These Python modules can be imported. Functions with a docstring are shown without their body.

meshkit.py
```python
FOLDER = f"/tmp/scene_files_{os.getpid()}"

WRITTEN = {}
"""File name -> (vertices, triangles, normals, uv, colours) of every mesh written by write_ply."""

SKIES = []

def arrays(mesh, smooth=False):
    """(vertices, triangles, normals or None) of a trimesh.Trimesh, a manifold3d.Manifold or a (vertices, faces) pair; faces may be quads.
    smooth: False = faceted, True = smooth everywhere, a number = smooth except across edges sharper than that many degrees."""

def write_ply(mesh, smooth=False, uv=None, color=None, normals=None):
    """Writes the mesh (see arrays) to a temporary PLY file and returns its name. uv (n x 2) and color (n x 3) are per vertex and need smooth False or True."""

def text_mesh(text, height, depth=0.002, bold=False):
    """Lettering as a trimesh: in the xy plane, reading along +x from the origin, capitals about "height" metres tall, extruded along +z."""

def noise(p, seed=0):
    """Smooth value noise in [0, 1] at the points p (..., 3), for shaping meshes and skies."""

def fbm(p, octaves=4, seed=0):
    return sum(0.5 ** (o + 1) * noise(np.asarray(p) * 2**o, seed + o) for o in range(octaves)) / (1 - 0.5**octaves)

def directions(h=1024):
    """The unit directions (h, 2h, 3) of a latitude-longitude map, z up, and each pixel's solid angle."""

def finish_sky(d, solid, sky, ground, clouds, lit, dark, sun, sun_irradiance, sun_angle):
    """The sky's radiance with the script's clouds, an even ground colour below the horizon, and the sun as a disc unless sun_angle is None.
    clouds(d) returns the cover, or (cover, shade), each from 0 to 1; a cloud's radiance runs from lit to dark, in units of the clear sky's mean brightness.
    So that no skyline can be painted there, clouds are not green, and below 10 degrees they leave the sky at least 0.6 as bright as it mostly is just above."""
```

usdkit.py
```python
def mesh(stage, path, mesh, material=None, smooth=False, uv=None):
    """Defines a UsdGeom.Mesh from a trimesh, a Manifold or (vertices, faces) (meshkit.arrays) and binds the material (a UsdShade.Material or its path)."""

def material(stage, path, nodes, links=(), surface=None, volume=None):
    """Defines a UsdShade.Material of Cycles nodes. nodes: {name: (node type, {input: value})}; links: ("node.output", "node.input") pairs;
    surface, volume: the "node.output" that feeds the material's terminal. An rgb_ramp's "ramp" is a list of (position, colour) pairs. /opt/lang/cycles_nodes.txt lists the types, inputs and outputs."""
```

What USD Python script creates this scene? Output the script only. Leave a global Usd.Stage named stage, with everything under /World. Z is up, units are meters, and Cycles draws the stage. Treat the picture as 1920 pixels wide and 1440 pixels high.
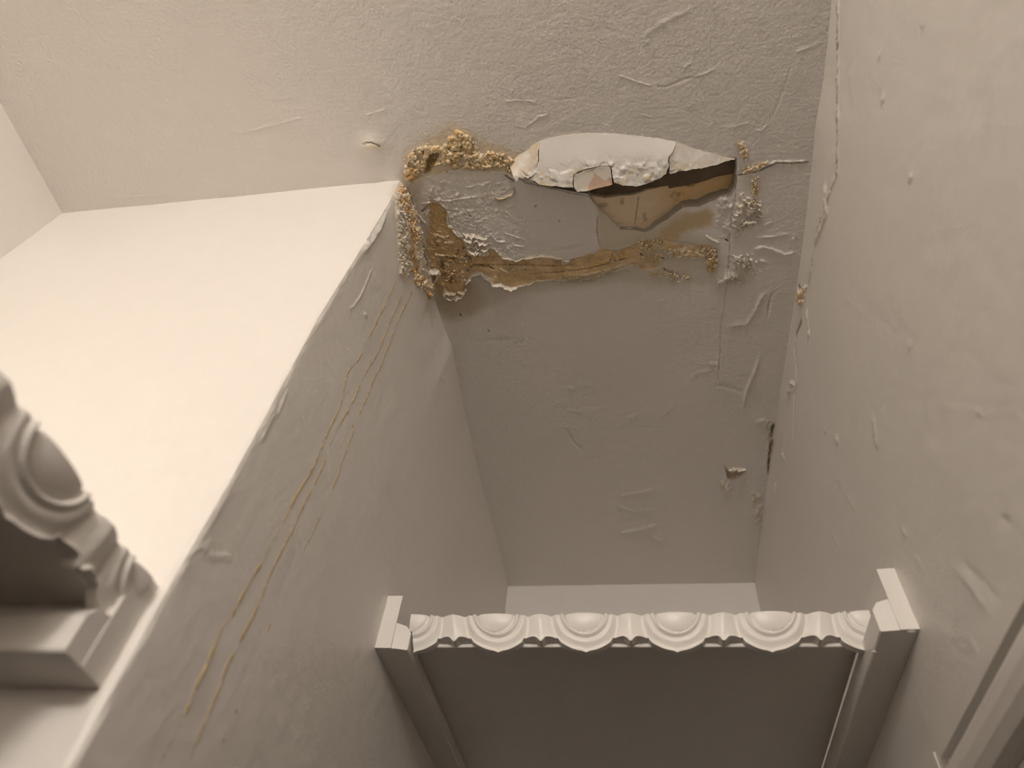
import math
import numpy as np
import trimesh
import manifold3d as m3
from scipy.ndimage import gaussian_filter
from pxr import Usd, UsdGeom, UsdLux, UsdShade, Gf, Sdf, Vt
import meshkit, usdkit

stage = Usd.Stage.CreateInMemory()
UsdGeom.SetStageUpAxis(stage, "Z"); UsdGeom.SetStageMetersPerUnit(stage, 1.0)
W = UsdGeom.Xform.Define(stage, "/World"); stage.SetDefaultPrim(W.GetPrim())
UsdGeom.Scope.Define(stage, "/World/Looks")

# ------------------------------------------------------------------ camera, light, exposure
CZ = 1.6                                     # the camera's height; ceiling at CZ + 1
RM = np.array([[0.98720294, 0.13661402, 0.08226151], [-0.05740777, 0.78571445, -0.61591976], [-0.14877733, 0.60331535, 0.78350233]])
_u, _s, _v = np.linalg.svd(RM); RM = _u @ _v  # world -> (right, down, forward)
FPX = 1316.36
cam = UsdGeom.Camera.Define(stage, "/World/camera")
cam.CreateHorizontalApertureAttr(36.0); cam.CreateVerticalApertureAttr(27.0)
cam.CreateFocalLengthAttr(36.0 * FPX / 1920)
cam.CreateFStopAttr(4.0); cam.CreateFocusDistanceAttr(1.02)
cam.CreateClippingRangeAttr(Gf.Vec2f(0.02, 50))
cam.CreateExposureAttr(0.0)
_c = np.eye(4); _c[0, :3] = RM[0]; _c[1, :3] = -RM[1]; _c[2, :3] = -RM[2]; _c[3, :3] = (0, 0, CZ)
UsdGeom.Xformable(cam).AddTransformOp().Set(Gf.Matrix4d(*_c.ravel().tolist()))

lamp = UsdLux.SphereLight.Define(stage, "/World/lamp_light")   # the hall's opal globe lamp, under the ceiling behind the camera
lamp.CreateRadiusAttr(0.11); lamp.CreateIntensityAttr(131.0); lamp.CreateColorAttr(Gf.Vec3f(1.0, 0.93, 0.862))
UsdGeom.Xformable(lamp).AddTranslateOp().Set(Gf.Vec3d(-0.06, -1.72, CZ + 0.80))

# ------------------------------------------------------------------ helpers: pixels of the photograph to points on the room's planes
def ray(p): return RM.T @ np.array([(p[0] - 960) / FPX, (p[1] - 720) / FPX, 1.0])
def hit(p, n, d):
    w = ray(p); return w * (d / np.dot(n, w))
def vplane(a, b):
    t = np.subtract(b, a); n = np.array([t[1], -t[0], 0.0]); return n, float(np.dot(n[:2], a))
def onceil(p, drop=0.0): return hit(p, np.array([0, 0, 1.0]), 1.0 - drop)
A_, B_, C_, D_, R_ = (-.8714, .3690), (-.3068, .3723), (-.2828, 1.3690), (.2753, 1.3690), (.2872, .2037)
SIDE, RIGHT, BACK, FRONT = vplane(B_, C_), vplane(R_, D_), vplane(C_, D_), vplane(A_, B_)

# line of the crease with the right-hand wall, and of the alcove's left side
RCR = [(1560, 0), (1545, 140), (1529, 235), (1520, 330), (1512, 410), (1500, 500), (1487, 585), (1463, 735), (1447, 850), (1437, 915), (1415, 1090)]
LCR = [(748, 338), (759, 354), (768, 377), (779, 407), (789, 439), (796, 480), (803, 505), (809, 530), (812, 553), (823, 585), (834, 618), (848, 649), (872, 782), (907, 926), (924, 988), (951, 1085)]
_l = np.array([onceil(p)[:2] for p in LCR]); LS = np.hypot(_l[:, 0] - B_[0], _l[:, 1] - B_[1]); LB = _l[:, 0] - (B_[0] + (C_[0] - B_[0]) * (_l[:, 1] - B_[1]) / (C_[1] - B_[1]))
def side_bulge(s_, z): return np.interp(s_, LS, LB, left=0, right=0) * np.exp(-(np.maximum(1 - z, 0) / .10) ** 1.6)   # the side wall leans in a little under the ceiling
def rx(y): return R_[0] + (y - R_[1]) * (D_[0] - R_[0]) / (D_[1] - R_[1])
_r = np.array([onceil(p)[:2] for p in RCR]); _o = np.argsort(_r[:, 1]); RY, RB = _r[_o, 1], (rx(_r[:, 1]) - _r[:, 0])[_o]
def right_bulge(y, z): return np.interp(y, RY, RB) * np.exp(-(np.maximum(1 - z, 0) / .08) ** 1.6) * sm(y, -.1, .15)
def sm(x, a, b):
    t = np.clip((x - a) / (b - a), 0, 1); return t * t * (3 - 2 * t)
def onside(p):
    n, d0 = SIDE; q = hit(p, n, d0)
    for _ in range(12): q = hit(p, n, d0 + n[0] * side_bulge(math.hypot(q[0] - B_[0], q[1] - B_[1]), q[2]))
    return q
def onright(p):
    n, d0 = RIGHT; q = hit(p, n, d0)
    for _ in range(12): q = hit(p, n, d0 - n[0] * right_bulge(q[1], q[2]))
    return q

def noise(p, seed=0): return meshkit.noise(np.asarray(p, float), seed) * 2 - 1
def fbm(p, octv=4, seed=0): return meshkit.fbm(np.asarray(p, float), octv, seed) * 2 - 1
def sm(x, a, b):
    t = np.clip((x - a) / (b - a), 0, 1); return t * t * (3 - 2 * t)

# ------------------------------------------------------------------ helpers: prims
LOC, USED = {}, {}
def pathname(parent, name):
    base = f"{parent}/{name}"; k = USED.get(base, 0); USED[base] = k + 1
    return base if k == 0 else f"{base}_{k:03d}"
def keys(prim, **kw):
    for k, v in kw.items():
        if v: prim.SetCustomDataByKey(k, v)
    return prim
def thing(name, label=None, cat=None, loc=(0, 0, 0), group=None, kind=None):
    p = pathname("/World", name); x = UsdGeom.Xform.Define(stage, p); x.AddTranslateOp().Set(Gf.Vec3d(loc[0], loc[1], loc[2] + CZ))
    LOC[p] = np.array(loc, float); keys(x.GetPrim(), label=label, category=cat, group=group, kind=kind); return p
def obj(name, mesh, mat, parent="/World", smooth=30, col=None, **kw):
    """One Mesh prim; the mesh is given relative to the camera's foot point lifted to eye height."""
    p = pathname(parent, name); v, f, n = meshkit.arrays(mesh, smooth)
    LOC[p] = np.array([0, 0, -CZ]) if parent == "/World" else LOC[parent]
    v = v - LOC[p]
    m = UsdGeom.Mesh.Define(stage, p)
    m.CreatePointsAttr(Vt.Vec3fArray.FromNumpy(v.astype(np.float32)))
    m.CreateFaceVertexCountsAttr(Vt.IntArray.FromNumpy(np.full(len(f), 3, np.int32)))
    m.CreateFaceVertexIndicesAttr(Vt.IntArray.FromNumpy(f.astype(np.int32).ravel()))
    m.CreateSubdivisionSchemeAttr("none")
    if n is not None:
        m.CreateNormalsAttr(Vt.Vec3fArray.FromNumpy(n.astype(np.float32))); m.SetNormalsInterpolation("vertex")
    if col is not None:
        UsdGeom.PrimvarsAPI(m).CreatePrimvar("tint", Sdf.ValueTypeNames.Color3fArray, "vertex").Set(Vt.Vec3fArray.FromNumpy(np.asarray(col, np.float32)))
    UsdShade.MaterialBindingAPI.Apply(m.GetPrim()).Bind(mat)
    keys(m.GetPrim(), **kw); return p
def box(x0, x1, y0, y1, z0, z1, bev=0.0):
    if bev <= 0:
        b = trimesh.creation.box((x1 - x0, y1 - y0, z1 - z0)); b.apply_translation(((x0 + x1) / 2, (y0 + y1) / 2, (z0 + z1) / 2)); return b
    pts = [(x, y, z) for x in (x0, x1) for y in (y0, y1) for z in (z0, z1)]
    out = []
    for (x, y, z) in pts:
        sx, sy, sz = (1 if x == x0 else -1), (1 if y == y0 else -1), (1 if z == z0 else -1)
        out += [(x + sx * bev, y + sy * bev, z), (x + sx * bev, y, z + sz * bev), (x, y + sy * bev, z + sz * bev)]
    return trimesh.convex.convex_hull(np.array(out))
def prism(poly, path0, path1):
    """Extrudes the closed outline poly (list of 3-D offsets) from path0 to path1."""
    a = np.array([np.add(path0, q) for q in poly]); b = np.array([np.add(path1, q) for q in poly]); n = len(poly)
    f = [[i, (i + 1) % n, n + (i + 1) % n] for i in range(n)] + [[i, n + (i + 1) % n, n + i] for i in range(n)]
    from shapely.geometry import Polygon
    P2 = np.array(poly, float); ax = [k for k in range(3) if np.ptp(P2[:, k]) > 1e-9][:2]
    tv, tf = trimesh.creation.triangulate_polygon(Polygon(P2[:, ax]), engine="earcut")
    idx = [int(np.argmin(((P2[:, ax] - q) ** 2).sum(1))) for q in tv]
    for t in tf: f += [[idx[t[0]], idx[t[1]], idx[t[2]]], [n + idx[t[0]], n + idx[t[2]], n + idx[t[1]]]]
    m = trimesh.Trimesh(np.vstack([a, b]), f, process=False); trimesh.repair.fix_normals(m); return m

# ------------------------------------------------------------------ materials
def paint(name, rough=0.5, bump=((320, .25),), tint=True, color=(.78, .76, .72), spec=.4, fleck=.04):
    nodes = {"g": ("geometry", {}), "p": ("principled_bsdf", {"roughness": rough, "specular_ior_level": spec, "base_color": color})}
    links = [] ; last = None
    for i, (sc, st) in enumerate(bump):
        nodes[f"n{i}"] = ("noise_texture", {"scale": float(sc), "detail": 3.0, "roughness": .55})
        nodes[f"b{i}"] = ("bump", {"strength": float(st), "distance": 0.3 / sc})
        links += [("g.position", f"n{i}.vector"), (f"n{i}.fac", f"b{i}.height")]
        if last: links.append((f"{last}.normal", f"b{i}.normal"))
        last = f"b{i}"
    if last: links.append((f"{last}.normal", "p.normal"))
    nodes["v"] = ("noise_texture", {"scale": 45.0, "detail": 4.0}); nodes["r"] = ("rgb_ramp", {"ramp": [(0, (1 - fleck,) * 3), (1, (1 + fleck * .0,) * 3)]})
    nodes["m"] = ("mix", {"mix_type": "multiply", "fac": 1.0, "color1": color})
    links += [("g.position", "v.vector"), ("v.fac", "r.fac"), ("r.color", "m.color2"), ("m.color", "p.base_color")]
    if tint:
        nodes["a"] = ("attribute", {"attribute": "tint"}); links.append(("a.color", "m.color1"))
    return usdkit.material(stage, f"/World/Looks/{name}", nodes, links, surface="p.BSDF")
WHITE = np.array([.85, .810, .760])
BOUNCE_CUT = np.array([.07, .052, .038])  # dark tone added to the lower walls out of view, so less light bounces up
M_ceil = paint("ceiling_paint", .6, ((200, .85), (520, .3), (70, .25)))
M_wall = paint("wall_paint", .42, ((300, .26), (55, .16)))
M_wood = paint("gloss_white_wood", .35, ((140, .12), (600, .08)), tint=False, color=tuple(WHITE))
M_flat = paint("flat_white", .6, ((120, .15),), tint=False, color=tuple(WHITE))
M_floor = paint("dark_floor_boards", .45, ((60, .2),), tint=False, color=(.06, .045, .035))
M_crust = paint("salt_crust", .8, ((900, .5), (300, .4)), tint=True)

# ------------------------------------------------------------------ surfaces as fine height fields
class Surf:
    """A tensor grid u x v with a height (towards the room, metres) and a paint colour at each node."""
    def __init__(s, us, vs, base):
        s.us, s.vs = np.asarray(us), np.asarray(vs); s.U, s.V = np.meshgrid(s.us, s.vs)
        s.H = np.zeros_like(s.U); s.C = np.broadcast_to(np.asarray(base, float), s.U.shape + (3,)).copy()
    def sl(s, pts, mar):
        pts = np.asarray(pts); a, b = pts.min(0) - mar, pts.max(0) + mar
        i0, i1 = np.searchsorted(s.us, [a[0], b[0]]); j0, j1 = np.searchsorted(s.vs, [a[1], b[1]])
        return np.s_[j0:j1, i0:i1]
    def P(s, k): return np.stack([s.U[k], s.V[k], np.zeros_like(s.U[k])], -1)
    def dist(s, k, pts, closed=False):
        pts = np.asarray(pts, float); u, v = s.U[k], s.V[k]; best = np.full(u.shape, 1e9); tt = np.zeros(u.shape); L = 0; tot = np.linalg.norm(np.diff(pts, axis=0), axis=1).sum() + 1e-9
        q = np.vstack([pts, pts[:1]]) if closed else pts
        for a, b in zip(q[:-1], q[1:]):
            e = b - a; l2 = e @ e + 1e-18; t = np.clip(((u - a[0]) * e[0] + (v - a[1]) * e[1]) / l2, 0, 1)
            d = np.hypot(u - a[0] - t * e[0], v - a[1] - t * e[1]); w = d < best; best[w] = d[w]; tt[w] = (L + t[w] * math.sqrt(l2)) / tot; L += math.sqrt(l2)
        return best, tt
    def inside(s, k, pts):
        u, v = s.U[k], s.V[k]; r = np.zeros(u.shape, bool); q = np.asarray(pts, float)
        for (x0, y0), (x1, y1) in zip(q, np.roll(q, -1, 0)):
            if y0 == y1: continue
            c = ((y0 > v) != (y1 > v)) & (u < (x1 - x0) * (v - y0) / (y1 - y0) + x0); r ^= c
        return r
    def sdist(s, k, pts, wob=0, ws=150, seed=0):
        d, _ = s.dist(k, pts, True); d = np.where(s.inside(k, pts), d, -d)
        if wob: d = d + wob * fbm(s.P(k) * ws, 4, seed)
        return d
    def mix(s, k, col, a):
        s.C[k] += (np.asarray(col) - s.C[k]) * np.clip(a, 0, 1)[..., None]
    def line(s, pts, w, h, col=None, ca=1.0, rough=.5, fade=.15, seed=0, cw=None):
        """A ridge (h > 0) or crack (h < 0) along pts: w metres half width."""
        k = s.sl(pts, w * 4 + .004); P = s.P(k)
        if not P.size: return
        d, t = s.dist(k, pts); d = d + w * rough * fbm(P * (.55 / w), 3, seed)
        e = np.exp(-(np.maximum(d, 0) / w) ** 2) * (sm(t, 0, fade) * sm(1 - t, 0, fade) if fade else 1)
        e = e * (1 + rough * fbm(P * (.3 / w), 2, seed + 5))
        s.H[k] += h * e
        if col is not None: s.mix(k, col, ca * (e if cw is None else np.exp(-(np.maximum(d, 0) / cw) ** 2)))
    def step(s, pts, w, h, side=1, soft=.001, seed=0, wob=0.0):
        """A shallow lap of paint: higher on one side of the line pts, dying away over w."""
        pts = np.asarray(pts, float); k = s.sl(pts, w * 2.5); P = s.P(k)
        if not P.size: return
        d, t = s.dist(k, pts); a = pts[np.clip((t * (len(pts) - 1)).astype(int), 0, len(pts) - 2)]; b = pts[np.clip((t * (len(pts) - 1)).astype(int) + 1, 1, len(pts) - 1)]
        sg = np.sign((b - a)[..., 0] * (s.V[k] - a[..., 1]) - (b - a)[..., 1] * (s.U[k] - a[..., 0])) * side
        dd = sg * d + wob * fbm(P * 200, 3, seed)
        s.H[k] += h * sm(dd, -soft, soft) * np.exp(-np.maximum(dd, 0) / w) * sm(t, 0, .12) * sm(1 - t, 0, .12)
    def lumps(s, mask_k, mask, scale, amp, seed=0, octv=4, col=None, thr=.1):
        P = s.P(mask_k); n = fbm(P * scale, octv, seed); r = np.clip((n - thr) * 2.2, 0, 1)
        s.H[mask_k] += amp * r * mask
        if col is not None: s.mix(mask_k, col, mask * sm(n, thr - .12, thr + .25))
    def faces(s, keep=None):
        nv, nu = s.U.shape; i = np.arange(nv * nu).reshape(nv, nu)
        a, b, c, d = i[:-1, :-1], i[:-1, 1:], i[1:, 1:], i[1:, :-1]
        q = np.stack([a, b, c, d], -1).reshape(-1, 4)
        if keep is not None: q = q[keep.ravel()]
        return np.vstack([q[:, [0, 1, 2]], q[:, [0, 2, 3]]])
def grid(*spans):
    out = []
    for a, b, st in spans: out += list(np.linspace(a, b, max(2, int(round((b - a) / st)) + 1))[:-1])
    return np.array(out + [spans[-1][1]])

# ------------------------------------------------------------------ the ceiling
CE = Surf(grid((-.90, -.34, .004), (-.34, .292, .0009), (.292, .34, .01)), grid((-3.2, .05, .15), (.05, .255, .0025), (.255, .56, .0009), (.56, 1.42, .004)), WHITE)
def cpt(pts): return np.array([onceil(p)[:2] for p in pts])
CREAM, TAN, ORANGE, BROWN, DKBROWN = (np.array(c) for c in ((.82, .74, .60), (.80, .63, .39), (.66, .38, .14), (.90, .69, .41), (.56, .39, .19)))
SKIN = WHITE * .97
ALLK = np.s_[:, :]
P_ = CE.P(ALLK)
CE.H += .0011 * fbm(P_ * 7, 3, 1) + .00022 * fbm(P_ * 55, 3, 2)
damp = np.exp(-((CE.V - .46) / .2) ** 2)
CE.H += .00035 * damp * fbm(P_ * (90, 45, 1), 3, 4)
# trowel laps, ridges and scratches in the paint
for pts, w, h in (
        ([(1205, 78), (1214, 62), (1240, 45), (1270, 30), (1305, 18)], .0022, .0018), ([(1218, 76), (1212, 80), (1205, 74)], .002, .0016),
        ([(1222, 100), (1228, 95)], .002, .0014), ([(1330, 20), (1344, 12), (1352, 3)], .002, .0012), ([(1406, 18), (1430, 2)], .0015, -.0009),
        ([(1155, 140), (1190, 152), (1225, 163)], .0016, .0011), ([(1225, 163), (1250, 163), (1275, 152), (1302, 143)], .0018, -.0012), ([(1302, 146), (1325, 136), (1342, 128)], .002, .0012),
        ([(1278, 138), (1284, 126), (1297, 118)], .002, .001), ([(1298, 98), (1310, 90)], .0025, .0013), ([(1242, 90), (1280, 87), (1320, 88)], .001, -.0005),
        ([(1330, 20), (1331, 130)], .0009, .0006), ([(1279, 45), (1280, 118)], .0009, .0005), ([(1490, 105), (1470, 165), (1450, 215), (1440, 232)], .002, -.0009),
        ([(1440, 232), (1428, 246), (1415, 243)], .0014, .0012), ([(1376, 238), (1404, 230)], .0012, .001), ([(1490, 98), (1510, 92), (1545, 80)], .002, .001), ([(1502, 66), (1490, 72)], .003, .001),
        ([(1288, 205), (1300, 193)], .0012, .0009), ([(1190, 212), (1225, 220), (1245, 217)], .0009, .0006), ([(1040, 188), (1085, 184)], .0012, -.0007),
        ([(958, 178), (962, 168)], .0015, .0014), ([(945, 192), (970, 188), (995, 190), (1008, 195)], .0011, .0011), ([(1002, 228), (1010, 219), (1030, 215)], .0018, .0016),
        ([(960, 234), (985, 240), (1000, 228), (1016, 222)], .0013, .0009), ([(515, 0), (538, 17)], .0018, .0014), ([(340, 32), (365, 42), (388, 52)], .0016, .0009),
        ([(442, 252), (500, 238), (560, 222), (580, 220)], .0013, .0011), ([(500, 190), (550, 182)], .0016, .0007), ([(556, 140), (582, 130)], .0016, .0008), ([(610, 137), (670, 129)], .001, .0006),
        ([(685, 216), (728, 204)], .0014, .0009), ([(795, 60), (815, 48)], .0016, .0008), ([(200, 372), (330, 364)], .001, .0008), ([(470, 346), (500, 341)], .001, .0007),
        ([(1060, 770), (1090, 772)], .0015, .0011), ([(1050, 798), (1085, 803)], .0015, .001), ([(1060, 802), (1080, 835), (1095, 845)], .002, -.001), ([(1055, 732), (1085, 725), (1115, 724)], .0014, .001),
        ([(1175, 785), (1195, 778)], .002, .0016), ([(1160, 930), (1200, 924), (1230, 918)], .0022, .0011), ([(1150, 945), (1190, 960), (1230, 955)], .002, .001), ([(1160, 1000), (1195, 994), (1230, 985)], .003, .0016),
        ([(1220, 1004), (1240, 1014), (1250, 1008)], .002, .0014), ([(1325, 1042), (1380, 1039)], .0012, .0009), ([(870, 640), (930, 637), (970, 635)], .0011, -.0008), ([(970, 645), (985, 636), (1000, 630)], .0011, -.0007),
        ([(1358, 612), (1400, 607), (1412, 590), (1430, 555), (1440, 545)], .0026, .0012), ([(1438, 600), (1445, 560), (1450, 545)], .002, -.0009), ([(1348, 700), (1370, 700), (1420, 698)], .0009, .0007),
        ([(1428, 660), (1415, 695), (1400, 730), (1392, 770)], .0022, .0014), ([(1335, 722), (1350, 722), (1375, 728), (1395, 733)], .002, -.001), ([(1300, 702), (1330, 695)], .002, .001), ([(1330, 682), (1347, 683)], .0025, .0017),
        ([(1415, 793), (1436, 787)], .003, .0015), ([(1410, 470), (1430, 463), (1450, 468), (1470, 477), (1495, 472)], .0022, .0011), ([(1425, 487), (1437, 492)], .002, .0010), ([(1420, 447), (1445, 444), (1480, 438)], .0022, .0006),
        ([(1485, 450), (1494, 440)], .0018, .0006), ([(1430, 424), (1450, 416)], .002, .0004), ([(1245, 775), (1262, 763)], .002, .0009), ([(1250, 860), (1270, 850)], .002, .0008)):
    far = pts[0][1] > 400; CE.line(cpt(pts), w * (1 if far else .72), h * (1.9 if far else .62), rough=.6, seed=int(pts[0][0]))
# the long board joint running into the alcove, and the crack to the wall
CE.line(cpt([(1380, 350), (1378, 380), (1371, 410), (1368, 450), (1367, 485), (1363, 530), (1357, 580), (1352, 610), (1350, 660), (1347, 715)]), .0008, -.0008, (.52, .45, .37), .5, fade=.05, rough=1.1)
CE.line(cpt([(1379, 330), (1400, 325), (1420, 322), (1440, 313), (1458, 306), (1490, 306), (1522, 304)]), .0010, -.0022, (.30, .24, .18), .9, fade=.08, rough=.7)
CE.line(cpt([(1385, 327), (1410, 320), (1435, 311), (1455, 303), (1490, 304), (1515, 303)]), .0016, .0017, CREAM, .6, fade=.1, rough=.6)
CE.step(cpt([(1378, 230), (1376, 260), (1379, 296)]), .01, .0010, 1)

# blister left of the crust
bl = cpt([(697, 271)])[0]; k = CE.sl([bl], .05); d = np.hypot((CE.U[k] - bl[0]) / .017, (CE.V[k] - bl[1]) / .014)
CE.H[k] += .0068 * np.exp(-d ** 2); CE.mix(k, (.86, .76, .56), .9 * np.exp(-d ** 2 * 1.1) * sm(fbm(CE.P(k) * 120, 3, 9), -.5, .4))
CE.line(cpt([(680, 272), (687, 266), (697, 265), (706, 268), (717, 275)]), .0011, -.0022, (.34, .25, .13), .8, rough=.6)

# damp stain round the whole break
def halo(pts, soft, col, a, seed=0, wobm=.004):
    q = cpt(pts); k = CE.sl(q, soft * 1.5); d = CE.sdist(k, q, wobm, 70, seed); CE.mix(k, col, a * sm(d, -soft, soft * .3))
halo([(765, 300), (790, 270), (850, 240), (890, 262), (960, 285), (1000, 300), (960, 330), (780, 345), (758, 335)], .016, (.72, .60, .41), .75, 3)
halo([(790, 360), (830, 375), (900, 455), (1000, 478), (1120, 465), (1240, 440), (1330, 450), (1350, 500), (1320, 530), (1150, 525), (960, 548), (900, 580), (830, 590), (805, 540)], .016, (.62, .55, .42), .55, 4)
halo([(828, 540), (880, 535), (905, 560), (885, 585), (845, 595), (822, 575)], .02, (.50, .40, .24), .55, 5)
halo([(1122, 372), (1200, 436), (1270, 400), (1335, 395), (1330, 415), (1240, 450), (1128, 465)], .004, (.68, .60, .45), .7, 6, .003)
halo([(1290, 402), (1325, 396), (1338, 402), (1330, 418), (1290, 430), (1265, 450), (1235, 448), (1250, 430)], .009, (.62, .46, .24), .75, 7, .008)
# the exposed brown undercoat below the torn paint skin
UP = [(803, 384), (812, 379), (824, 381), (832, 388), (839, 400), (843, 424), (850, 428), (856, 436), (865, 446), (876, 463), (895, 472), (924, 467), (935, 474), (946, 484), (968, 488), (985, 486), (1010, 478), (1030, 480), (1045, 482), (1055, 488), (1064, 497), (1066, 488), (1075, 484), (1090, 482), (1100, 476), (1115, 472), (1127, 466), (1145, 470), (1160, 471), (1180, 462), (1200, 456), (1215, 452), (1235, 447), (1262, 452), (1290, 456), (1330, 462), (1343, 466)]
LO = [(1345, 480), (1340, 505), (1328, 512), (1322, 480), (1290, 478), (1255, 480), (1245, 490), (1225, 505), (1205, 508), (1192, 497), (1180, 497), (1162, 503), (1150, 511), (1120, 523), (1080, 527), (1040, 525), (1003, 528), (985, 533), (970, 538), (948, 538), (927, 536), (922, 524), (905, 512), (893, 511), (884, 515), (875, 530), (868, 550), (862, 557), (848, 557), (832, 551), (821, 548), (813, 535), (806, 510), (799, 480), (797, 455), (803, 432), (804, 415)]
q = cpt(UP + LO); k = CE.sl(q, .02); P = CE.P(k)
d = CE.sdist(k, q, .0016, 300, 11); m = sm(d, -.0006, .0012); n1 = fbm(P * 60, 4, 12); n2 = fbm(P * (220, 500, 1), 4, 13)
bc = BROWN + (DKBROWN - BROWN) * np.clip(.30 + .9 * n1 + .45 * n2, 0, 1)[..., None] * .75
left = sm(CE.U[k], cpt([(900, 500)])[0][0], cpt([(815, 500)])[0][0]); bc = bc + (np.array([.70, .48, .22]) - bc) * (.5 * left)[..., None]
CE.mix(k, bc, m * (1 - .0)); CE.H[k] += -.0016 * m + .0009 * m * n2 + .0011 * m * np.clip(fbm(P * 160, 3, 15), -.2, 1)
right = sm(CE.U[k], cpt([(1180, 480)])[0][0], cpt([(1260, 480)])[0][0]); CE.mix(k, SKIN, m * right * sm(fbm(P * 90, 3, 17), -.35, .2) * .9)
wavy = np.sin((d * 420 + 11 * n1 + 5 * n2)) * m * sm(n1, -.35, .3); CE.H[k] += .0006 * wavy
CE.mix(k, (.76, .55, .26), .45 * np.clip(wavy, 0, 1))
# the torn paint skin stands proud of it
sk = cpt([(765, 345), (800, 330), (850, 318), (960, 322), (985, 342), (1075, 362), (1105, 368), (1120, 385), (1124, 470)] + UP[26::-1] + [(801, 425), (779, 398)])
k = CE.sl(sk, .02); P = CE.P(k); d = CE.sdist(k, sk, .0008, 300, 21); m = sm(d, -.0004, .0006)
CE.H[k] += .0012 * m; CE.mix(k, SKIN, m * .9)
rough = m * sm(-CE.U[k], -cpt([(1010, 400)])[0][0], -cpt([(940, 400)])[0][0]) * sm(fbm(P * 25, 2, 23), -.5, .1)
CE.H[k] += .0011 * rough * fbm(P * (190, 260, 1), 4, 22); CE.lumps(k, rough, 300, .0010, 24, thr=.12)
edge = np.exp(-((d - .0012) / .0012) ** 2); CE.mix(k, CREAM, .75 * edge * sm(fbm(P * 200, 3, 25), -.2, .3)); CE.H[k] += .0012 * edge * sm(fbm(P * 120, 2, 26), -.3, .3)
CE.mix(k, (.58, .47, .31), .5 * m * sm(-CE.U[k], -cpt([(845, 400)])[0][0], -cpt([(800, 400)])[0][0]) * sm(n := fbm(P * 80, 3, 27), -.4, .5))
for pts, w, h, c in (([(785, 383), (805, 380), (818, 375), (845, 376), (870, 371), (893, 368), (905, 366)], .0012, .0016, CREAM), ([(788, 400), (800, 388), (808, 378), (820, 374)], .0009, -.0018, (.34, .26, .15)),
        ([(808, 338), (812, 350), (808, 362)], .001, .0011, None), ([(918, 330), (921, 345), (916, 360)], .0009, .001, None), ([(945, 326), (955, 333), (966, 341)], .0009, -.002, (.26, .2, .14)),
        ([(900, 350), (915, 342), (925, 338)], .0011, .0012, None), ([(872, 352), (890, 348), (905, 345)], .0011, .0011, None), ([(826, 343), (835, 338)], .0015, .0022, CREAM), ([(855, 367), (862, 362)], .0016, .0026, CREAM),
        ([(920, 440), (932, 452), (950, 453)], .0012, .0014, None), ([(944, 436), (975, 446), (990, 452)], .001, .001, None), ([(962, 460), (985, 462)], .0012, .0014, None), ([(800, 408), (804, 396), (807, 390)], .0012, .002, CREAM),
        ([(1000, 413), (1020, 411)], .0009, .0009, None), ([(1058, 460), (1085, 455)], .001, .0007, None), ([(1121, 400), (1119, 430), (1123, 455), (1128, 460)], .0009, -.0013, (.35, .28, .19)),
        ([(1002, 388), (1007, 384)], .0011, -.002, (.08, .06, .05)), ([(881, 403), (883, 406)], .0011, -.002, (.06, .05, .05)), ([(1048, 411), (1050, 416)], .001, -.001, (.2, .16, .12))):
    CE.line(cpt(pts), w, h, c, .8, rough=.7, seed=int(pts[0][1]))
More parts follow.
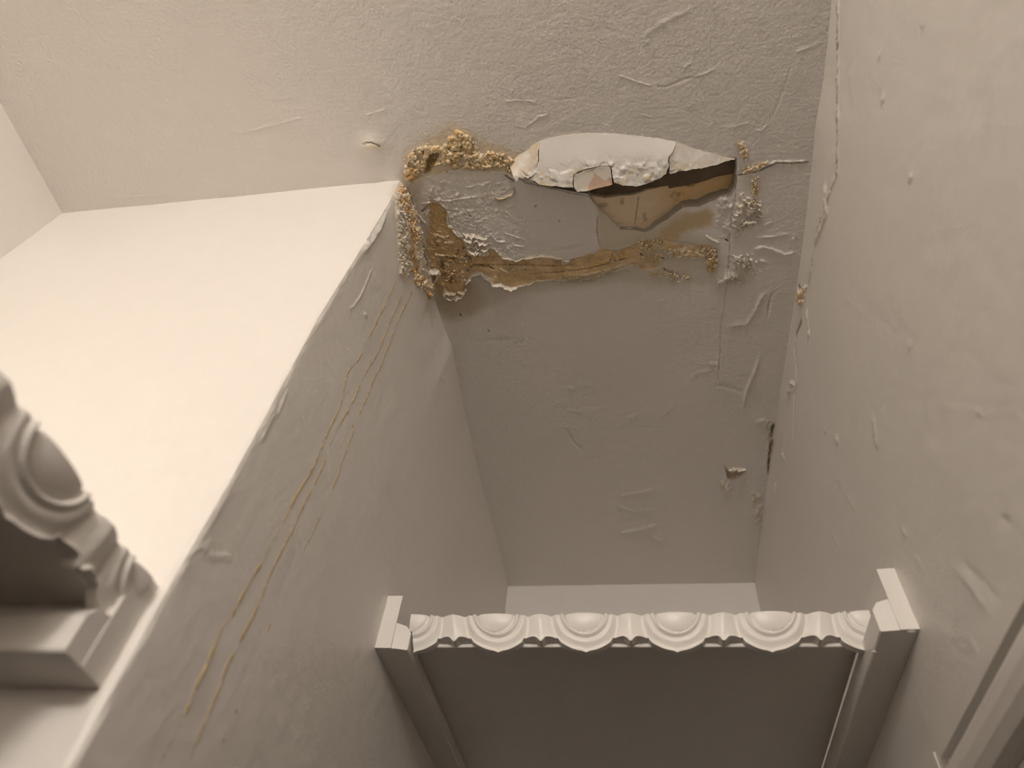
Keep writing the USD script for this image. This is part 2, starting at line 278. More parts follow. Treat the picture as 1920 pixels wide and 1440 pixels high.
for pts, w, h, cl in (([(930, 498), (945, 508), (955, 512), (962, 505), (985, 502), (1005, 504)], .0014, .0024, (.84, .72, .50)), ([(985, 515), (1040, 512), (1100, 505), (1150, 492), (1200, 478)], .0010, -.0018, (.42, .29, .13)), ([(1060, 520), (1110, 515), (1160, 501), (1195, 488)], .0020, .0020, (.84, .75, .60)),
        ([(1105, 500), (1140, 489), (1175, 477), (1200, 468)], .0018, .0014, (.84, .58, .22)), ([(812, 478), (830, 480), (848, 479), (862, 487)], .0016, .0026, (.80, .70, .52)), ([(850, 492), (868, 484), (888, 488)], .0012, .002, (.82, .70, .48)), ([(890, 496), (930, 498), (985, 497), (1040, 500), (1090, 496)], .0011, -.0016, (.48, .33, .16)),
        ([(815, 440), (832, 446), (846, 444)], .0012, .0018, (.78, .66, .48)), ([(812, 452), (838, 456), (858, 452)], .0014, .002, (.78, .66, .48)), ([(876, 505), (890, 498), (915, 500), (930, 508)], .0016, -.0022, (.36, .22, .09)), ([(1000, 520), (1015, 512), (1022, 522)], .001, .0016, None)):
    CE.line(cpt(pts), w, h, cl, .8, rough=.9, seed=int(pts[0][0]))
# rough leaves of paint in the lower left corner of the break
q = cpt([(812, 440), (850, 445), (880, 470), (900, 500), (875, 515), (840, 545), (820, 500)]); k = CE.sl(q, .01); d = CE.sdist(k, q, .002, 200, 31); m = sm(d, -.002, .004); P = CE.P(k)
CE.H[k] += .0030 * m * np.clip(fbm(P * (110, 160, 1), 4, 32), -.3, .8); CE.mix(k, (.64, .52, .36), m * sm(fbm(P * (120, 200, 1), 4, 33), .05, .35) * .7); CE.mix(k, (.22, .14, .07), m * sm(fbm(P * 130, 3, 34), .25, .5) * .8)
# crumbs and efflorescence under the popcorn crust, pale lumps right of the hole
for pts, amp, sc, col, sd, thr in (([(762, 300), (778, 278), (840, 276), (850, 246), (884, 258), (900, 288), (958, 296), (965, 314), (905, 320), (820, 312), (775, 335), (760, 330)], .0060, 170, TAN, 41, -.15),
        ([(1190, 452), (1245, 445), (1250, 475), (1235, 490), (1190, 490), (1180, 470)], .0032, 230, TAN, 42, 0), ([(1250, 462), (1330, 462), (1325, 480), (1260, 482)], .0024, 260, TAN, 43, .05),
        ([(1326, 462), (1345, 466), (1345, 500), (1330, 515), (1323, 500)], .0032, 260, TAN, 44, -.05), ([(1383, 262), (1392, 265), (1402, 288), (1400, 304), (1392, 300), (1384, 280)], .0034, 220, TAN, 45, -.1),
        ([(1382, 318), (1400, 310), (1440, 302), (1435, 312), (1400, 325)], .0026, 260, TAN, 46, 0), ([(1408, 330), (1422, 330), (1420, 392), (1408, 390)], .0028, 260, TAN, 47, .0),
        ([(1388, 360), (1430, 380), (1432, 405), (1412, 425), (1378, 445), (1372, 410)], .0042, 230, CREAM, 48, -.1), ([(1375, 480), (1400, 475), (1425, 490), (1418, 515), (1390, 535), (1345, 540), (1340, 525), (1375, 510)], .0040, 220, CREAM, 49, -.08),
        ([(1345, 370), (1378, 372), (1366, 450), (1340, 440)], .0022, 140, SKIN, 50, -.1), ([(1100, 515), (1160, 500), (1180, 505), (1100, 530), (1060, 530)], .0018, 260, (.72, .63, .50), 51, 0), ([(1230, 505), (1290, 505), (1300, 525), (1250, 530)], .0022, 230, (.70, .58, .40), 52, 0)):
    q = cpt(pts); k = CE.sl(q, .01); d = CE.sdist(k, q, .0035, 160, sd); CE.lumps(k, sm(d, -.0015, .0045), sc, amp, sd, thr=thr, col=col)
CE.line(cpt([(1241, 502), (1255, 510), (1268, 518), (1285, 518)]), .0012, -.003, (.28, .20, .11), .9, rough=.4)
CE.line(cpt([(1322, 440), (1330, 447), (1340, 452), (1350, 456)]), .0014, .0028, CREAM, .8, rough=.4)
for p in ((1361, 449), (1318, 466), (1238, 451), (1201, 477), (1241, 484), (915, 620), (862, 590)):
    CE.line(cpt([p, (p[0] + 3, p[1] + 2)]), .0011, -.002, (.10, .07, .05), .95, fade=0)
# hollow in the crust
q = cpt([(800, 288), (812, 281), (824, 286), (820, 300), (806, 322), (796, 326), (799, 306)]); k = CE.sl(q, .01); d = CE.sdist(k, q, .001, 200, 55); m = sm(d, -.0015, .002); CE.H[k] += -.0075 * m; CE.mix(k, (.50, .36, .17), m)
# chip far down the alcove
q = cpt([(1358, 872), (1363, 880), (1372, 888), (1388, 880), (1398, 882), (1392, 890), (1378, 898), (1364, 900)]); k = CE.sl(q, .02); d = CE.sdist(k, q, .001, 150, 56); CE.H[k] += -.004 * sm(d, -.001, .002); CE.mix(k, (.50, .38, .26), sm(d, -.001, .002))
q = cpt([(1350, 900), (1366, 905), (1372, 918), (1360, 925), (1350, 915)]); k = CE.sl(q, .02); d = CE.sdist(k, q, .003, 100, 57); CE.lumps(k, sm(d, -.004, .006), 140, .005, 58, thr=-.1, col=CREAM)
# crumbling along the far right crease
for pts, col, amp in (([(1410, 925), (1425, 920), (1432, 960), (1420, 985), (1412, 960)], CREAM, .004), ([(1425, 985), (1436, 960), (1432, 1000), (1422, 1050)], (.66, .58, .45), .004), ([(1438, 790), (1452, 792), (1449, 860), (1440, 870)], (.60, .50, .36), .004)):
    q = cpt(pts); k = CE.sl(q, .02); d = CE.sdist(k, q, .004, 100, 61); CE.lumps(k, sm(d, -.006, .006), 130, amp, 62, thr=-.1, col=col)
CE.line(cpt([(1451, 790), (1447, 815), (1445, 838), (1442, 860), (1441, 885), (1446, 897)]), .0022, -.006, (.22, .15, .09), .95, rough=1.0, fade=.1)

# the hole: old tan plaster and laths above
HOLE = [(1103, 362), (1112, 375), (1120, 386), (1130, 396), (1140, 403), (1155, 420), (1163, 428), (1180, 427), (1190, 430), (1208, 434), (1218, 430), (1232, 420), (1250, 410), (1265, 398), (1280, 388), (1290, 386), (1310, 386), (1330, 376), (1355, 368), (1369, 366), (1378, 352), (1380, 340), (1380, 297), (1330, 303), (1260, 300), (1150, 318), (1075, 335), (1012, 300), (985, 325), (1010, 346), (1075, 358)]
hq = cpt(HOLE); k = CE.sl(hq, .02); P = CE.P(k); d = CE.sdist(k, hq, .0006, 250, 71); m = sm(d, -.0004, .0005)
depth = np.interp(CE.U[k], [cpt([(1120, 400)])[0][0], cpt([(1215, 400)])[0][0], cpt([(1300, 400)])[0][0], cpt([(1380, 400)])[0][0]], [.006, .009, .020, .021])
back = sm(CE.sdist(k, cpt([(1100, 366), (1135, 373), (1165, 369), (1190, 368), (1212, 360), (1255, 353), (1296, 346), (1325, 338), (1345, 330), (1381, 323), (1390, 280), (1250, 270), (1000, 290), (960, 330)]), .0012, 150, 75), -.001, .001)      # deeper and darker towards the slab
n1 = fbm(P * 45, 4, 72); och = sm(CE.U[k], cpt([(1180, 360)])[0][0], cpt([(1330, 350)])[0][0])
cc = np.array([.92, .75, .55]) + (np.array([.92, .62, .24]) - np.array([.92, .75, .55])) * (och * np.clip(.75 + .8 * n1, 0, 1))[..., None]
cc = cc + (np.array([.50, .34, .18]) - cc) * (sm(fbm(P * 90, 4, 73), .25, .6) * .7)[..., None]
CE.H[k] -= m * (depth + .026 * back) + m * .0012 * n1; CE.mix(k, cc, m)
CE.mix(k, (.05, .036, .026), m * back)  # shade of the gap behind the laths, put into the colour
CE.line(cpt([(1198, 372), (1194, 400), (1190, 428)]), .0008, -.001, (.36, .26, .16), .8, fade=.05)
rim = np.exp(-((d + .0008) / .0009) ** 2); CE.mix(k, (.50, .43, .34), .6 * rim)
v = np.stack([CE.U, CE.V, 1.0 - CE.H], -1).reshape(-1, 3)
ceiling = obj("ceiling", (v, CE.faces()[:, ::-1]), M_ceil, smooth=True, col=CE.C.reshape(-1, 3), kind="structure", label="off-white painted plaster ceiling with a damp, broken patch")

# ------------------------------------------------------------------ the chimney breast: front, arris and side in one skin
ARZ = [-1.6, .155, .294, .375, .5, .626, .76, .918, 1.0]; ARX = [-.3155, -.3155, -.3153, -.3132, -.314, -.3148, -.309, -.3035, -.3050]
def arris(z): return np.interp(z, ARZ, ARX)
SL = math.hypot(C_[0] - B_[0], C_[1] - B_[1])
CHR = .0045
CH = Surf(grid((-.60, -.05, .008), (-.05, -.006, .0025), (-.006, .14, .0011), (.14, 1.06, .004)), grid((-1.6, 0, .2), (0, .80, .0035), (.80, 1.0055, .0011)), WHITE)
def spt(pts): return np.array([[math.hypot(q[0] - B_[0], q[1] - B_[1]), q[2]] for q in (onside(p) for p in pts)])
def fpt(pts): return np.array([[-math.hypot(q[0] - B_[0], q[1] - B_[1]), q[2]] for q in (hit(p, *FRONT) for p in pts)])
CH.H += np.where(CH.U > 0, side_bulge(CH.U, CH.V), 0)
P_ = CH.P(np.s_[:, :]); CH.H += (.0012 * fbm(P_ * 6, 3, 101) + .0003 * fbm(P_ * (40, 20, 1), 3, 102)) * sm(np.abs(CH.U), 0, .03)
ar = np.exp(-(CH.U / .010) ** 2) * sm(CH.V, .1, .2); CH.H += ar * (.0010 * fbm(P_ * (150, 55, 1), 4, 103) + .0007 * np.clip(fbm(P_ * (60, 28, 1), 3, 104), 0, 1))
for pts, w, h in (([(722, 400), (712, 425), (698, 452), (680, 478)], .0030, .0028), ([(690, 452), (688, 462)], .003, .003), ([(700, 500), (690, 530), (680, 555), (668, 575), (658, 580)], .0012, .0011), ([(510, 740), (540, 700)], .0016, .0009), ([(500, 830), (530, 770)], .0014, .0009),
        ([(375, 1035), (400, 1025), (415, 1045), (440, 1042), (452, 1055)], .0018, .0009), ([(375, 1035), (368, 1045)], .003, .0014), ([(560, 1400), (580, 1340), (590, 1310)], .0014, .0008), ([(686, 587), (692, 595)], .002, .0018), ([(820, 650), (818, 662)], .0016, .0016), ([(766, 840), (764, 845)], .0018, .0022), ([(828, 705), (832, 716)], .0018, .0017), ([(792, 735), (797, 745)], .0018, .0014), ([(790, 855), (794, 862)], .0016, .0016)):
    CH.line(spt(pts), w, h, rough=.6, seed=int(pts[0][0]))
# damp crust down the corner of the alcove
q = spt([(744, 342), (757, 345), (767, 372), (780, 405), (792, 440), (800, 480), (812, 530), (815, 556), (803, 562), (797, 552), (786, 535), (778, 515), (766, 510), (757, 522), (748, 514), (745, 480), (741, 430), (737, 400), (737, 366)])
k = CH.sl(q, .03); P = CH.P(k); d = CH.sdist(k, q, .003, 120, 111); m = sm(d, -.0035, .0035)
CH.mix(k, (.62, .54, .42), .6 * sm(d, -.018, .004))
q2 = spt([(748, 340), (756, 372), (764, 405), (770, 440), (768, 470), (775, 500), (783, 520), (790, 545)]); d2, t2 = CH.dist(k, q2)
base = np.array([.74, .64, .50]) + (np.array([.66, .42, .18]) - np.array([.74, .64, .50])) * (np.exp(-(d2 / .012) ** 2) * np.clip(.75 + fbm(P * 90, 3, 112), 0, 1))[..., None]
base = base + (np.array([.28, .17, .08]) - base) * (sm(fbm(P * (140, 70, 1), 4, 113), .15, .5) * .7)[..., None]
strip = sm(CH.V[k], .985, .992) * sm(fbm(P * (60, 30, 1), 3, 118), -.5, .0); base = base + (SKIN * .92 - base) * (strip * .85)[..., None]
base = base + (np.array([.58, .38, .16]) - base) * (np.exp(-(d2 / .0055) ** 2) * sm(fbm(P * 70, 3, 119), -.3, .2) * .8)[..., None]
CH.mix(k, base, m); CH.H[k] += m * (.0028 * np.clip(fbm(P * (120, 70, 1), 4, 114), -.4, .9) + .0012)
CH.lumps(k, m * sm(d2, .008, .016), 210, .0035, 115, thr=.05, col=CREAM)
CH.line(spt([(780, 440), (788, 456), (794, 474), (799, 495), (804, 512)]), .0030, -.009, (.05, .03, .025), 1.0, rough=.5, fade=.12)
CH.line(spt([(761, 366), (765, 382), (768, 392)]), .0011, -.004, (.10, .07, .05), .9, rough=.5)
CH.line(spt([(786, 448), (797, 480), (804, 510), (809, 535)]), .0022, .0030, (.66, .57, .50), .8, rough=.6)
for p in ((742, 402), (748, 413), (750, 417)): CH.line(spt([p, (p[0] + 4, p[1] + 3)]), .0022, -.004, (.07, .06, .05), .95, fade=0)
for p in ((740, 398), (752, 408), (744, 420)): CH.line(spt([p, (p[0] + 5, p[1] + 1)]), .0025, .003, (.80, .77, .70), .8, fade=0)
CH.mix(k, (.40, .28, .14), .6 * sm(CH.sdist(k, spt([(760, 455), (772, 462), (776, 495), (764, 490)]), .001, 200, 117), -.002, .003))
for x, y, l in ((802, 570, 30), (806, 575, 40), (797, 565, 22)):    # short dirty runs under the crust
    CH.line(spt([(x, y), (x + l * .1, y + l)]), .003, 0, (.58, .50, .37), .45, rough=.3)
CH.C[CH.V < .13] = BOUNCE_CUT                                        # added dark band on the unseen lower walls, to cut bounce light
def chimney_point(s_, z, h):
    xa = arris(z); dx = xa - B_[0]
    bx = np.where(s_ > 0, B_[0] + (C_[0] - B_[0]) * s_ / SL + dx * np.exp(-np.maximum(s_, 0) / .25), xa + s_)
    by = np.where(s_ > 0, B_[1] + (C_[1] - B_[1]) * s_ / SL, B_[1] + (B_[1] - A_[1]) * s_ / .5646)
    t = np.clip((s_ + CHR) / (2 * CHR), 0, 1)                      # turns the normal from the front to the side
    ang = t * math.pi / 2; nx, ny = np.sin(ang), -np.cos(ang)
    cut = CHR * .29 * np.sin(math.pi * t) ** 1.0                    # eases the arris
    bx, by = bx - cut * .707, by + cut * .707
    return np.stack([bx + nx * h, by + ny * h, z], -1)
v = chimney_point(CH.U, CH.V, CH.H).reshape(-1, 3)
chimney = obj("wall_chimney", (v, CH.faces()), M_wall, smooth=True, col=CH.C.reshape(-1, 3), kind="structure", label="white painted chimney breast, bright front and shaded alcove side")

# ------------------------------------------------------------------ the other walls
RW = Surf(grid((-3.2, -.25, .2), (-.25, .05, .008), (.05, 1.40, .0035)), grid((-1.6, -.1, .2), (-.1, .80, .005), (.80, 1.0056, .0014)), WHITE)
RDX, RDY = (D_[0] - R_[0]) / (D_[1] - R_[1]), 1.0
def rx(y): return R_[0] + (y - R_[1]) * RDX
def rpt(pts): return np.array([onright(p)[1:3] for p in pts])
RW.H += right_bulge(RW.U, RW.V)
P_ = RW.P(np.s_[:, :]); RW.H += .0007 * fbm(P_ * 6, 3, 201) + .0004 * fbm(P_ * 34, 3, 202)
# the ragged taped joint under the ceiling line
J = [(1571, 0), (1571, 100), (1571, 200), (1571, 320), (1560, 352), (1548, 395), (1536, 425), (1527, 470), (1520, 520), (1512, 548)]
RW.line(rpt(J), .0030, .0026, (.74, .68, .58), .7, rough=.9, fade=.02, seed=3)
RW.line(rpt(J), .0011, -.003, (.46, .38, .28), .6, rough=1.6, fade=.02, seed=8)
RW.line(rpt([(1556, 375), (1545, 350), (1552, 400), (1535, 440), (1530, 460)]), .0034, .0030, CREAM, .6, rough=.9, seed=5)
RW.line(rpt([(1512, 575), (1514, 600), (1518, 635)]), .0028, .0028, CREAM, .7, rough=.9, seed=6)
RW.line(rpt([(1546, 30), (1540, 90), (1532, 180), (1526, 260)]), .0022, .0022, None, rough=.9, fade=.05)
q = rpt([(1496, 548), (1505, 536), (1514, 540), (1510, 560), (1506, 575), (1498, 568)]); k = RW.sl(q, .02); d = RW.sdist(k, q, .002, 150, 211); RW.lumps(k, sm(d, -.003, .003), 160, .006, 212, thr=-.2, col=TAN)
RW.line(rpt([(1497, 536), (1501, 541)]), .0022, -.003, (.22, .13, .06), .9, fade=0)
RW.line(rpt([(1504, 600), (1498, 612), (1493, 625), (1491, 640)]), .0028, -.006, (.22, .16, .11), .9, rough=.4)
RW.line(rpt([(1491, 640), (1490, 655), (1494, 690), (1494, 720), (1489, 740), (1488, 800), (1487, 830)]), .0018, -.004, (.26, .19, .14), .85, rough=.5, fade=.06)
RW.line(rpt([(1483, 718), (1489, 721)]), .003, .004, CREAM, .9, fade=0)
RW.line(rpt([(1481, 742), (1485, 732), (1478, 738)]), .003, .004, (.78, .70, .56), .9, fade=0)
RW.line(rpt([(1473, 805), (1470, 820), (1466, 850), (1474, 870)]), .0028, .0026, (.70, .64, .55), .6, rough=.9)
RW.line(rpt([(1455, 905), (1452, 925)]), .003, .003, CREAM, .5)
for pts, w, h in (([(1500, 805), (1498, 812)], .002, .002), ([(1548, 805), (1546, 812)], .002, .0022), ([(1568, 818), (1572, 832)], .0028, .0028), ([(1637, 780), (1641, 815), (1643, 840)], .0022, .0028), ([(1570, 890), (1573, 905)], .0028, .0024), ([(1595, 1018), (1599, 1028)], .002, .0022), ([(1675, 955), (1680, 970)], .0022, .002), ([(1590, 560), (1592, 570)], .002, .0018),
        ([(1655, 183), (1657, 190)], .003, .0026), ([(1707, 328), (1709, 336)], .003, .0028), ([(1649, 98), (1650, 110)], .003, .0018), ([(1730, 38), (1730, 46)], .003, .0018), ([(1705, 645), (1707, 652)], .003, .002), ([(1830, 770), (1832, 776)], .0025, .002), ([(1884, 965), (1886, 990)], .003, -.0016),
        ([(1785, 1058), (1830, 1110), (1850, 1150)], .0045, .0011), ([(1800, 1050), (1850, 1100), (1880, 1140)], .004, -.0010), ([(1815, 1190), (1835, 1230)], .003, .001), ([(1720, 1045), (1722, 1062)], .0022, .0022), ([(1640, 620), (1700, 760), (1780, 900)], .003, .0003), ([(1690, 985), (1700, 1010)], .002, .0012), ([(1590, 930), (1605, 960)], .002, .0014), ([(1560, 1000), (1575, 1030)], .002, .0012)):
    RW.line(rpt(pts), w, h, rough=.5, seed=int(pts[0][0]))
RW.C[RW.V < .13] = BOUNCE_CUT
v = np.stack([rx(RW.U) - RW.H, RW.U, RW.V], -1).reshape(-1, 3)
wall_right = obj("wall_right", (v, RW.faces()[:, ::-1]), M_wall, smooth=True, col=RW.C.reshape(-1, 3), kind="structure", label="off-white painted wall right of the alcove")
def quad(a, b, z0, z1, n=(24, 24)):
    us, vs = np.linspace(0, 1, n[0]), np.linspace(z0, z1, n[1]); S = Surf(us, vs, WHITE)
    v = np.stack([a[0] + (b[0] - a[0]) * S.U, a[1] + (b[1] - a[1]) * S.U, S.V], -1).reshape(-1, 3); return v, S.faces()
def bounce_cut(v): return np.where(v[:, 2:] < .13, BOUNCE_CUT, WHITE)  # same added dark band for the plain walls
v, f = quad((-.30, 1.369), (.30, 1.369), -1.6, 1.005)
obj("wall_back", (v, f), M_wall, smooth=True, col=bounce_cut(v), kind="structure", label="white back wall of the alcove above the shelf")
v, f = quad((-.8714, -3.2), (-.8714, .40), -1.6, 1.005)
obj("wall_left", (v, f), M_wall, smooth=True, col=bounce_cut(v), kind="structure", label="bright white wall meeting the chimney breast at far left")
v, f = quad((.34, -3.2), (-.90, -3.2), -1.6, 1.005)
obj("wall_rear", (v, f), M_wall, smooth=True, col=bounce_cut(v), kind="structure")
obj("floor", box(-.9, .34, -3.2, 1.42, -1.62, -1.6), M_floor, kind="structure")

# ------------------------------------------------------------------ shelves with egg-and-dart edges
def moulding(length, period, height, face, taper=0.0, phase=0.0, n=(110, 44), back=.0085):
    """Egg-and-dart strip as (points in (along, out, up), faces) and the list of egg centres. along 0..length, top at up = 0; the first egg centre lies at along = phase."""
    na = int(n[0] * length / period)
    a = np.linspace(0, length, na); w = np.linspace(0, 1, n[1]); Aa, Ww = np.meshgrid(a, w)
    t = ((Aa - phase) / period + .5) % 1.0 - .5; at = np.abs(t)
    k = height / .062                                                # drawing unit: 62 = egg tip
    # lower outline (in units of the drawing, 62 at the egg's tip)
    lobe = 41 + 21.5 * np.sqrt(np.clip(1 - (at / .30) ** 2, 0, 1)) ** 1.3 + 2.0 * np.exp(-(at / .03) ** 2)
    dart = 40.5 + 8.5 * np.exp(-((.5 - at) / .042) ** 2)
    low = np.where(at < .30, np.maximum(lobe, 40.5), dart) / 62.0
    vv = Ww * low                                                    # 0 top .. 1 egg tip
    r = np.sqrt((at / .24) ** 2 + (vv / .56) ** 2)                   # 1 = rim of the egg
    rim = np.exp(-((r - 1.02) / .075) ** 2) * .0026
    groove = -np.exp(-((r - .90) / .05) ** 2) * .0012 - np.exp(-((r - 1.17) / .05) ** 2) * .0012
    inner = np.where(r < .9, -.0010, 0)
    xv = .36 - .10 * vv ** 2.2                                       # valley between the egg's husk and the dart
    val = np.exp(-((at - xv) / .045) ** 2) * -.0038
    husk = .0015 * np.exp(-((r - 1.35) / .16) ** 2)
    rib = .0022 * np.exp(-((.5 - at) / (.05 + .05 * vv ** 2)) ** 2)
    out = rim + groove + inner + val + husk + rib - .010 * vv ** 1.6 + .0035 * np.exp(-((vv - low) / .05) ** 2)
    up = -vv * height
    aa = Aa + taper * (1 - 2 * Aa / length) * vv
    F = np.stack([aa, out + face, up], -1)
    Bk = np.stack([aa, np.full_like(out, face - back - .006), up * .985], -1)
    nv, nu = Aa.shape; fi = np.arange(nv * nu).reshape(nv, nu); N = nv * nu
    def qs(i): return np.stack([i[:-1, :-1], i[:-1, 1:], i[1:, 1:], i[1:, :-1]], -1).reshape(-1, 4)
    q = [qs(fi), qs(fi + N)[:, ::-1]]
    for e in (fi[0], fi[-1], fi[:, 0], fi[:, -1]): q.append(np.stack([e[:-1], e[1:], e[1:] + N, e[:-1] + N], -1))
    q = np.vstack(q); m = trimesh.Trimesh(np.vstack([F.reshape(-1, 3), Bk.reshape(-1, 3)]), np.vstack([q[:, [0, 1, 2]], q[:, [0, 2, 3]]]), process=False)
    trimesh.repair.fix_normals(m)
    eggs = [phase + j * period for j in range(-2, 12) if -.3 * period < phase + j * period < length + .3 * period]
    return m, eggs
def egg(c, period, height, face, lo, hi):
    """A half egg, cut level at the top, standing out of the moulding (and cut square at the moulding's ends)."""
    u, w = np.meshgrid(np.linspace(-1, 1, 33), np.linspace(0, 1, 17)); rr = np.clip(u * u + w * w, 0, 1)
    sc = np.where(u * u + w * w > 1, 1 / np.sqrt(u * u + w * w), 1); u, w = u * sc, w * sc
    o = .0046 * (1 - (u * u + w * w)) ** .55 - .0016 - .010 * (w * .50) ** 1.6 + face
    al = np.clip(c + u * .205 * period, lo, hi)
    F = np.stack([al, o, -w * .49 * height + .0004], -1); Bk = np.stack([al, np.full_like(o, face - .012), -w * .49 * height + .0004], -1)
    N = u.size; i = np.arange(N).reshape(u.shape)
    def qs(i): return np.stack([i[:-1, :-1], i[:-1, 1:], i[1:, 1:], i[1:, :-1]], -1).reshape(-1, 4)
    q = [qs(i), qs(i + N)[:, ::-1]]
    for e in (i[0], i[-1], i[:, 0], i[:, -1]): q.append(np.stack([e[:-1], e[1:], e[1:] + N, e[:-1] + N], -1))
    q = np.vstack(q); m = trimesh.Trimesh(np.vstack([F.reshape(-1, 3), Bk.reshape(-1, 3)]), np.vstack([q[:, [0, 1, 2]], q[:, [0, 2, 3]]]), process=True)
    m.update_faces(m.nondegenerate_faces()); trimesh.repair.fix_normals(m); return m
def cleat_poly(sgn, hb, hs, ht, tb, tt, ax):
    """The cleat's section: back plate tb thick and ht high, batten out to tt and hs high; ax 0: offsets along x, 1: along y."""
    back = [(0, 0), (tb, 0), (tb, ht), (0, ht)]
    bat = [(tb, -.0003), (tt - .001, -.0003), (tt, .001), (tt, hs - .011), (tt - .006, hs - .003), (tb, hs)]
    z = (lambda q: (sgn * q[0], 0, q[1])) if ax == 0 else (lambda q: (0, sgn * q[0], q[1]))
    return [z(q) for q in back], [z(q) for q in bat]
def wob(m, amp, sc, seed=3, maxe=.012):
    """Hand-painted unevenness: subdivides and nudges."""
    m = trimesh.Trimesh(*trimesh.remesh.subdivide_to_size(m.vertices, m.faces, maxe, max_iter=14)); m.merge_vertices()
    d = np.stack([fbm(m.vertices * sc + 7 * k, 3, seed + k) for k in range(3)], -1); m.vertices = m.vertices + amp * d; return m
SHY = .7235
GC = "stepped wooden shelf cleats on the walls"
al = thing("alcove_shelf", "white shelf across the alcove with an egg-and-dart carved front edge", "shelf", (0, SHY, .44))
ml, eggs = moulding(.5265, .1053, .0425, 0, taper=.0095, phase=0.0)
def place_front(m): return trimesh.Trimesh(np.stack([m.vertices[:, 0] - .2655, SHY - m.vertices[:, 1], m.vertices[:, 2] + .4875], -1), m.faces[:, ::-1], process=False)
LOC[al + "/carved_moulding"] = LOC[al]
mp = obj("carved_moulding", place_front(ml), M_wood, al, smooth=40, label="carved egg-and-dart strip along the front edge")
for c in eggs: obj("egg", place_front(egg(c, .1053, .0425, 0, .0005, .526)), M_wood, mp, smooth=40)
def sx(y): return B_[0] + (C_[0] - B_[0]) * (y - B_[1]) / (C_[1] - B_[1]) - .0035
ya = SHY + .0257; q = [(sx(ya) + .0407, ya), (rx(ya) - .0367, ya), (rx(1.365) - .0367, 1.365), (sx(1.365) + .0407, 1.365)]
obj("board", prism([(x, y, 0) for x, y in q], (0, 0, .4590), (0, 0, .482)), M_wood, al)
obj("lipping", box(-.2565, .2465, SHY + .0146, SHY + .0255, .4545, .482, .0008), M_wood, al)
yl, yr = .7195, .6672
cl = thing("shelf_cleat", "white stepped wooden cleat on the shaded chimney side, left end of the alcove shelf", "cleat", (-.298, yl, .4425), GC)
bk, bt = cleat_poly(1, 0, .0335, .0715, .0215, .0405, 0)
obj("back_plate", wob(prism(bk, (sx(yl), yl, .4425), (sx(1.36), 1.36, .4425)), .0007, 60), M_wood, cl)
def slant(m, y, x0, k):
    v = np.array(m.vertices); e = v[:, 1] < y + .01; v[e, 1] += k * np.abs(v[e, 0] - x0); return trimesh.Trimesh(v, m.faces, process=False)
obj("batten", wob(slant(prism(bt, (sx(yl) - .0, yl + .0008, .4425), (sx(1.36), 1.36, .4425)), yl, sx(yl) + .0215, .22), .0006, 60, 9), M_wood, cl)
cr = thing("shelf_cleat", "white stepped wooden cleat on the right-hand wall, right end of the alcove shelf", "cleat", (.282, yr, .4295), GC)
bk, bt = cleat_poly(-1, 0, .036, .0735, .0195, .0375, 0)
obj("back_plate", wob(prism(bk, (rx(yr) + .001, yr, .4295), (rx(1.36), 1.36, .4295)), .0007, 60, 5), M_wood, cr)
obj("batten", wob(slant(prism(bt, (rx(yr) + .001, yr + .0008, .4295), (rx(1.36), 1.36, .4295)), yr, rx(yr) - .0185, .15), .0006, 60, 7), M_wood, cr)

ch = thing("chimney_shelf", "blurred white shelf on the chimney breast, its carved edge facing the alcove", "shelf", (-.323, .2, .20))
ml, eggs = moulding(.56, .117, .0415, 0, phase=.560 - .115 + .002)
XE = -.3225
def place_side(m): return trimesh.Trimesh(np.stack([XE + m.vertices[:, 1], m.vertices[:, 0] - .2005, m.vertices[:, 2] + .2725], -1), m.faces[:, ::-1], process=False)
LOC[ch + "/carved_moulding"] = LOC[ch]
mp = obj("carved_moulding", place_side(ml), M_wood, ch, smooth=40, label="carved egg-and-dart strip along the side edge")
for c in eggs: obj("egg", place_side(egg(c, .117, .0415, 0, .0005, .5595)), M_wood, mp, smooth=40)
obj("board", box(-.866, XE - .012, -.20, .345, .2440, .262, .001), M_wood, ch)
c2 = thing("shelf_cleat", "stepped cleat end under the chimney breast shelf, beside the bright wall edge", "cleat", (-.323, .372, .2015), GC)
bk, bt = cleat_poly(-1, 0, .0345, .0735, .0245, .0425, 1)
obj("back_plate", wob(prism(bk, (-.866, .3705, .2015), (-.3232, .3725, .2015)), .0005, 60, 15), M_wood, c2)
obj("batten", wob(prism(bt, (-.866, .3705, .2015), (-.3238, .3725, .2015)), .0005, 60, 17), M_wood, c2)
# the stub of picture rail on the right-hand wall, and the end of the lower cleat it butts against
ra = thing("picture_rail", "plain white wooden rail on the right wall, in the bottom right corner", "rail", (.284, .2, .33))
y0, y1 = -.6, .708
fil = [(.0, 0, .3235), (-.0110, 0, .3235), (-.0105, 0, .3400), (0, 0, .3460)]
bead = [(-.0005, 0, .3100), (-.0140, 0, .3105), (-.0175, 0, .3050), (-.0180, 0, .2950), (-.0165, 0, .2850), (-.0120, 0, .2760), (-.0060, 0, .2720), (-.0005, 0, .2700)]
obj("fillet", wob(prism(fil, (rx(y0), y0, 0), (rx(y1), y1, 0)), .0004, 30, 21, .02), M_wood, ra)
obj("bead", wob(prism(bead, (rx(y0), y0, 0), (rx(y1), y1, 0)), .0005, 30, 22, .02), M_wood, ra)
lc_ = thing("shelf_cleat", "lower cleat end, its pale tip just showing at the bottom edge by the rail", "cleat", (.282, .735, .285), GC)
bk, bt = cleat_poly(-1, 0, .033, .0640, .0110, .0230, 0)
obj("back_plate", prism(bk, (rx(.722) + .001, .722, .2715), (rx(1.36), 1.36, .2715)), M_wood, lc_)
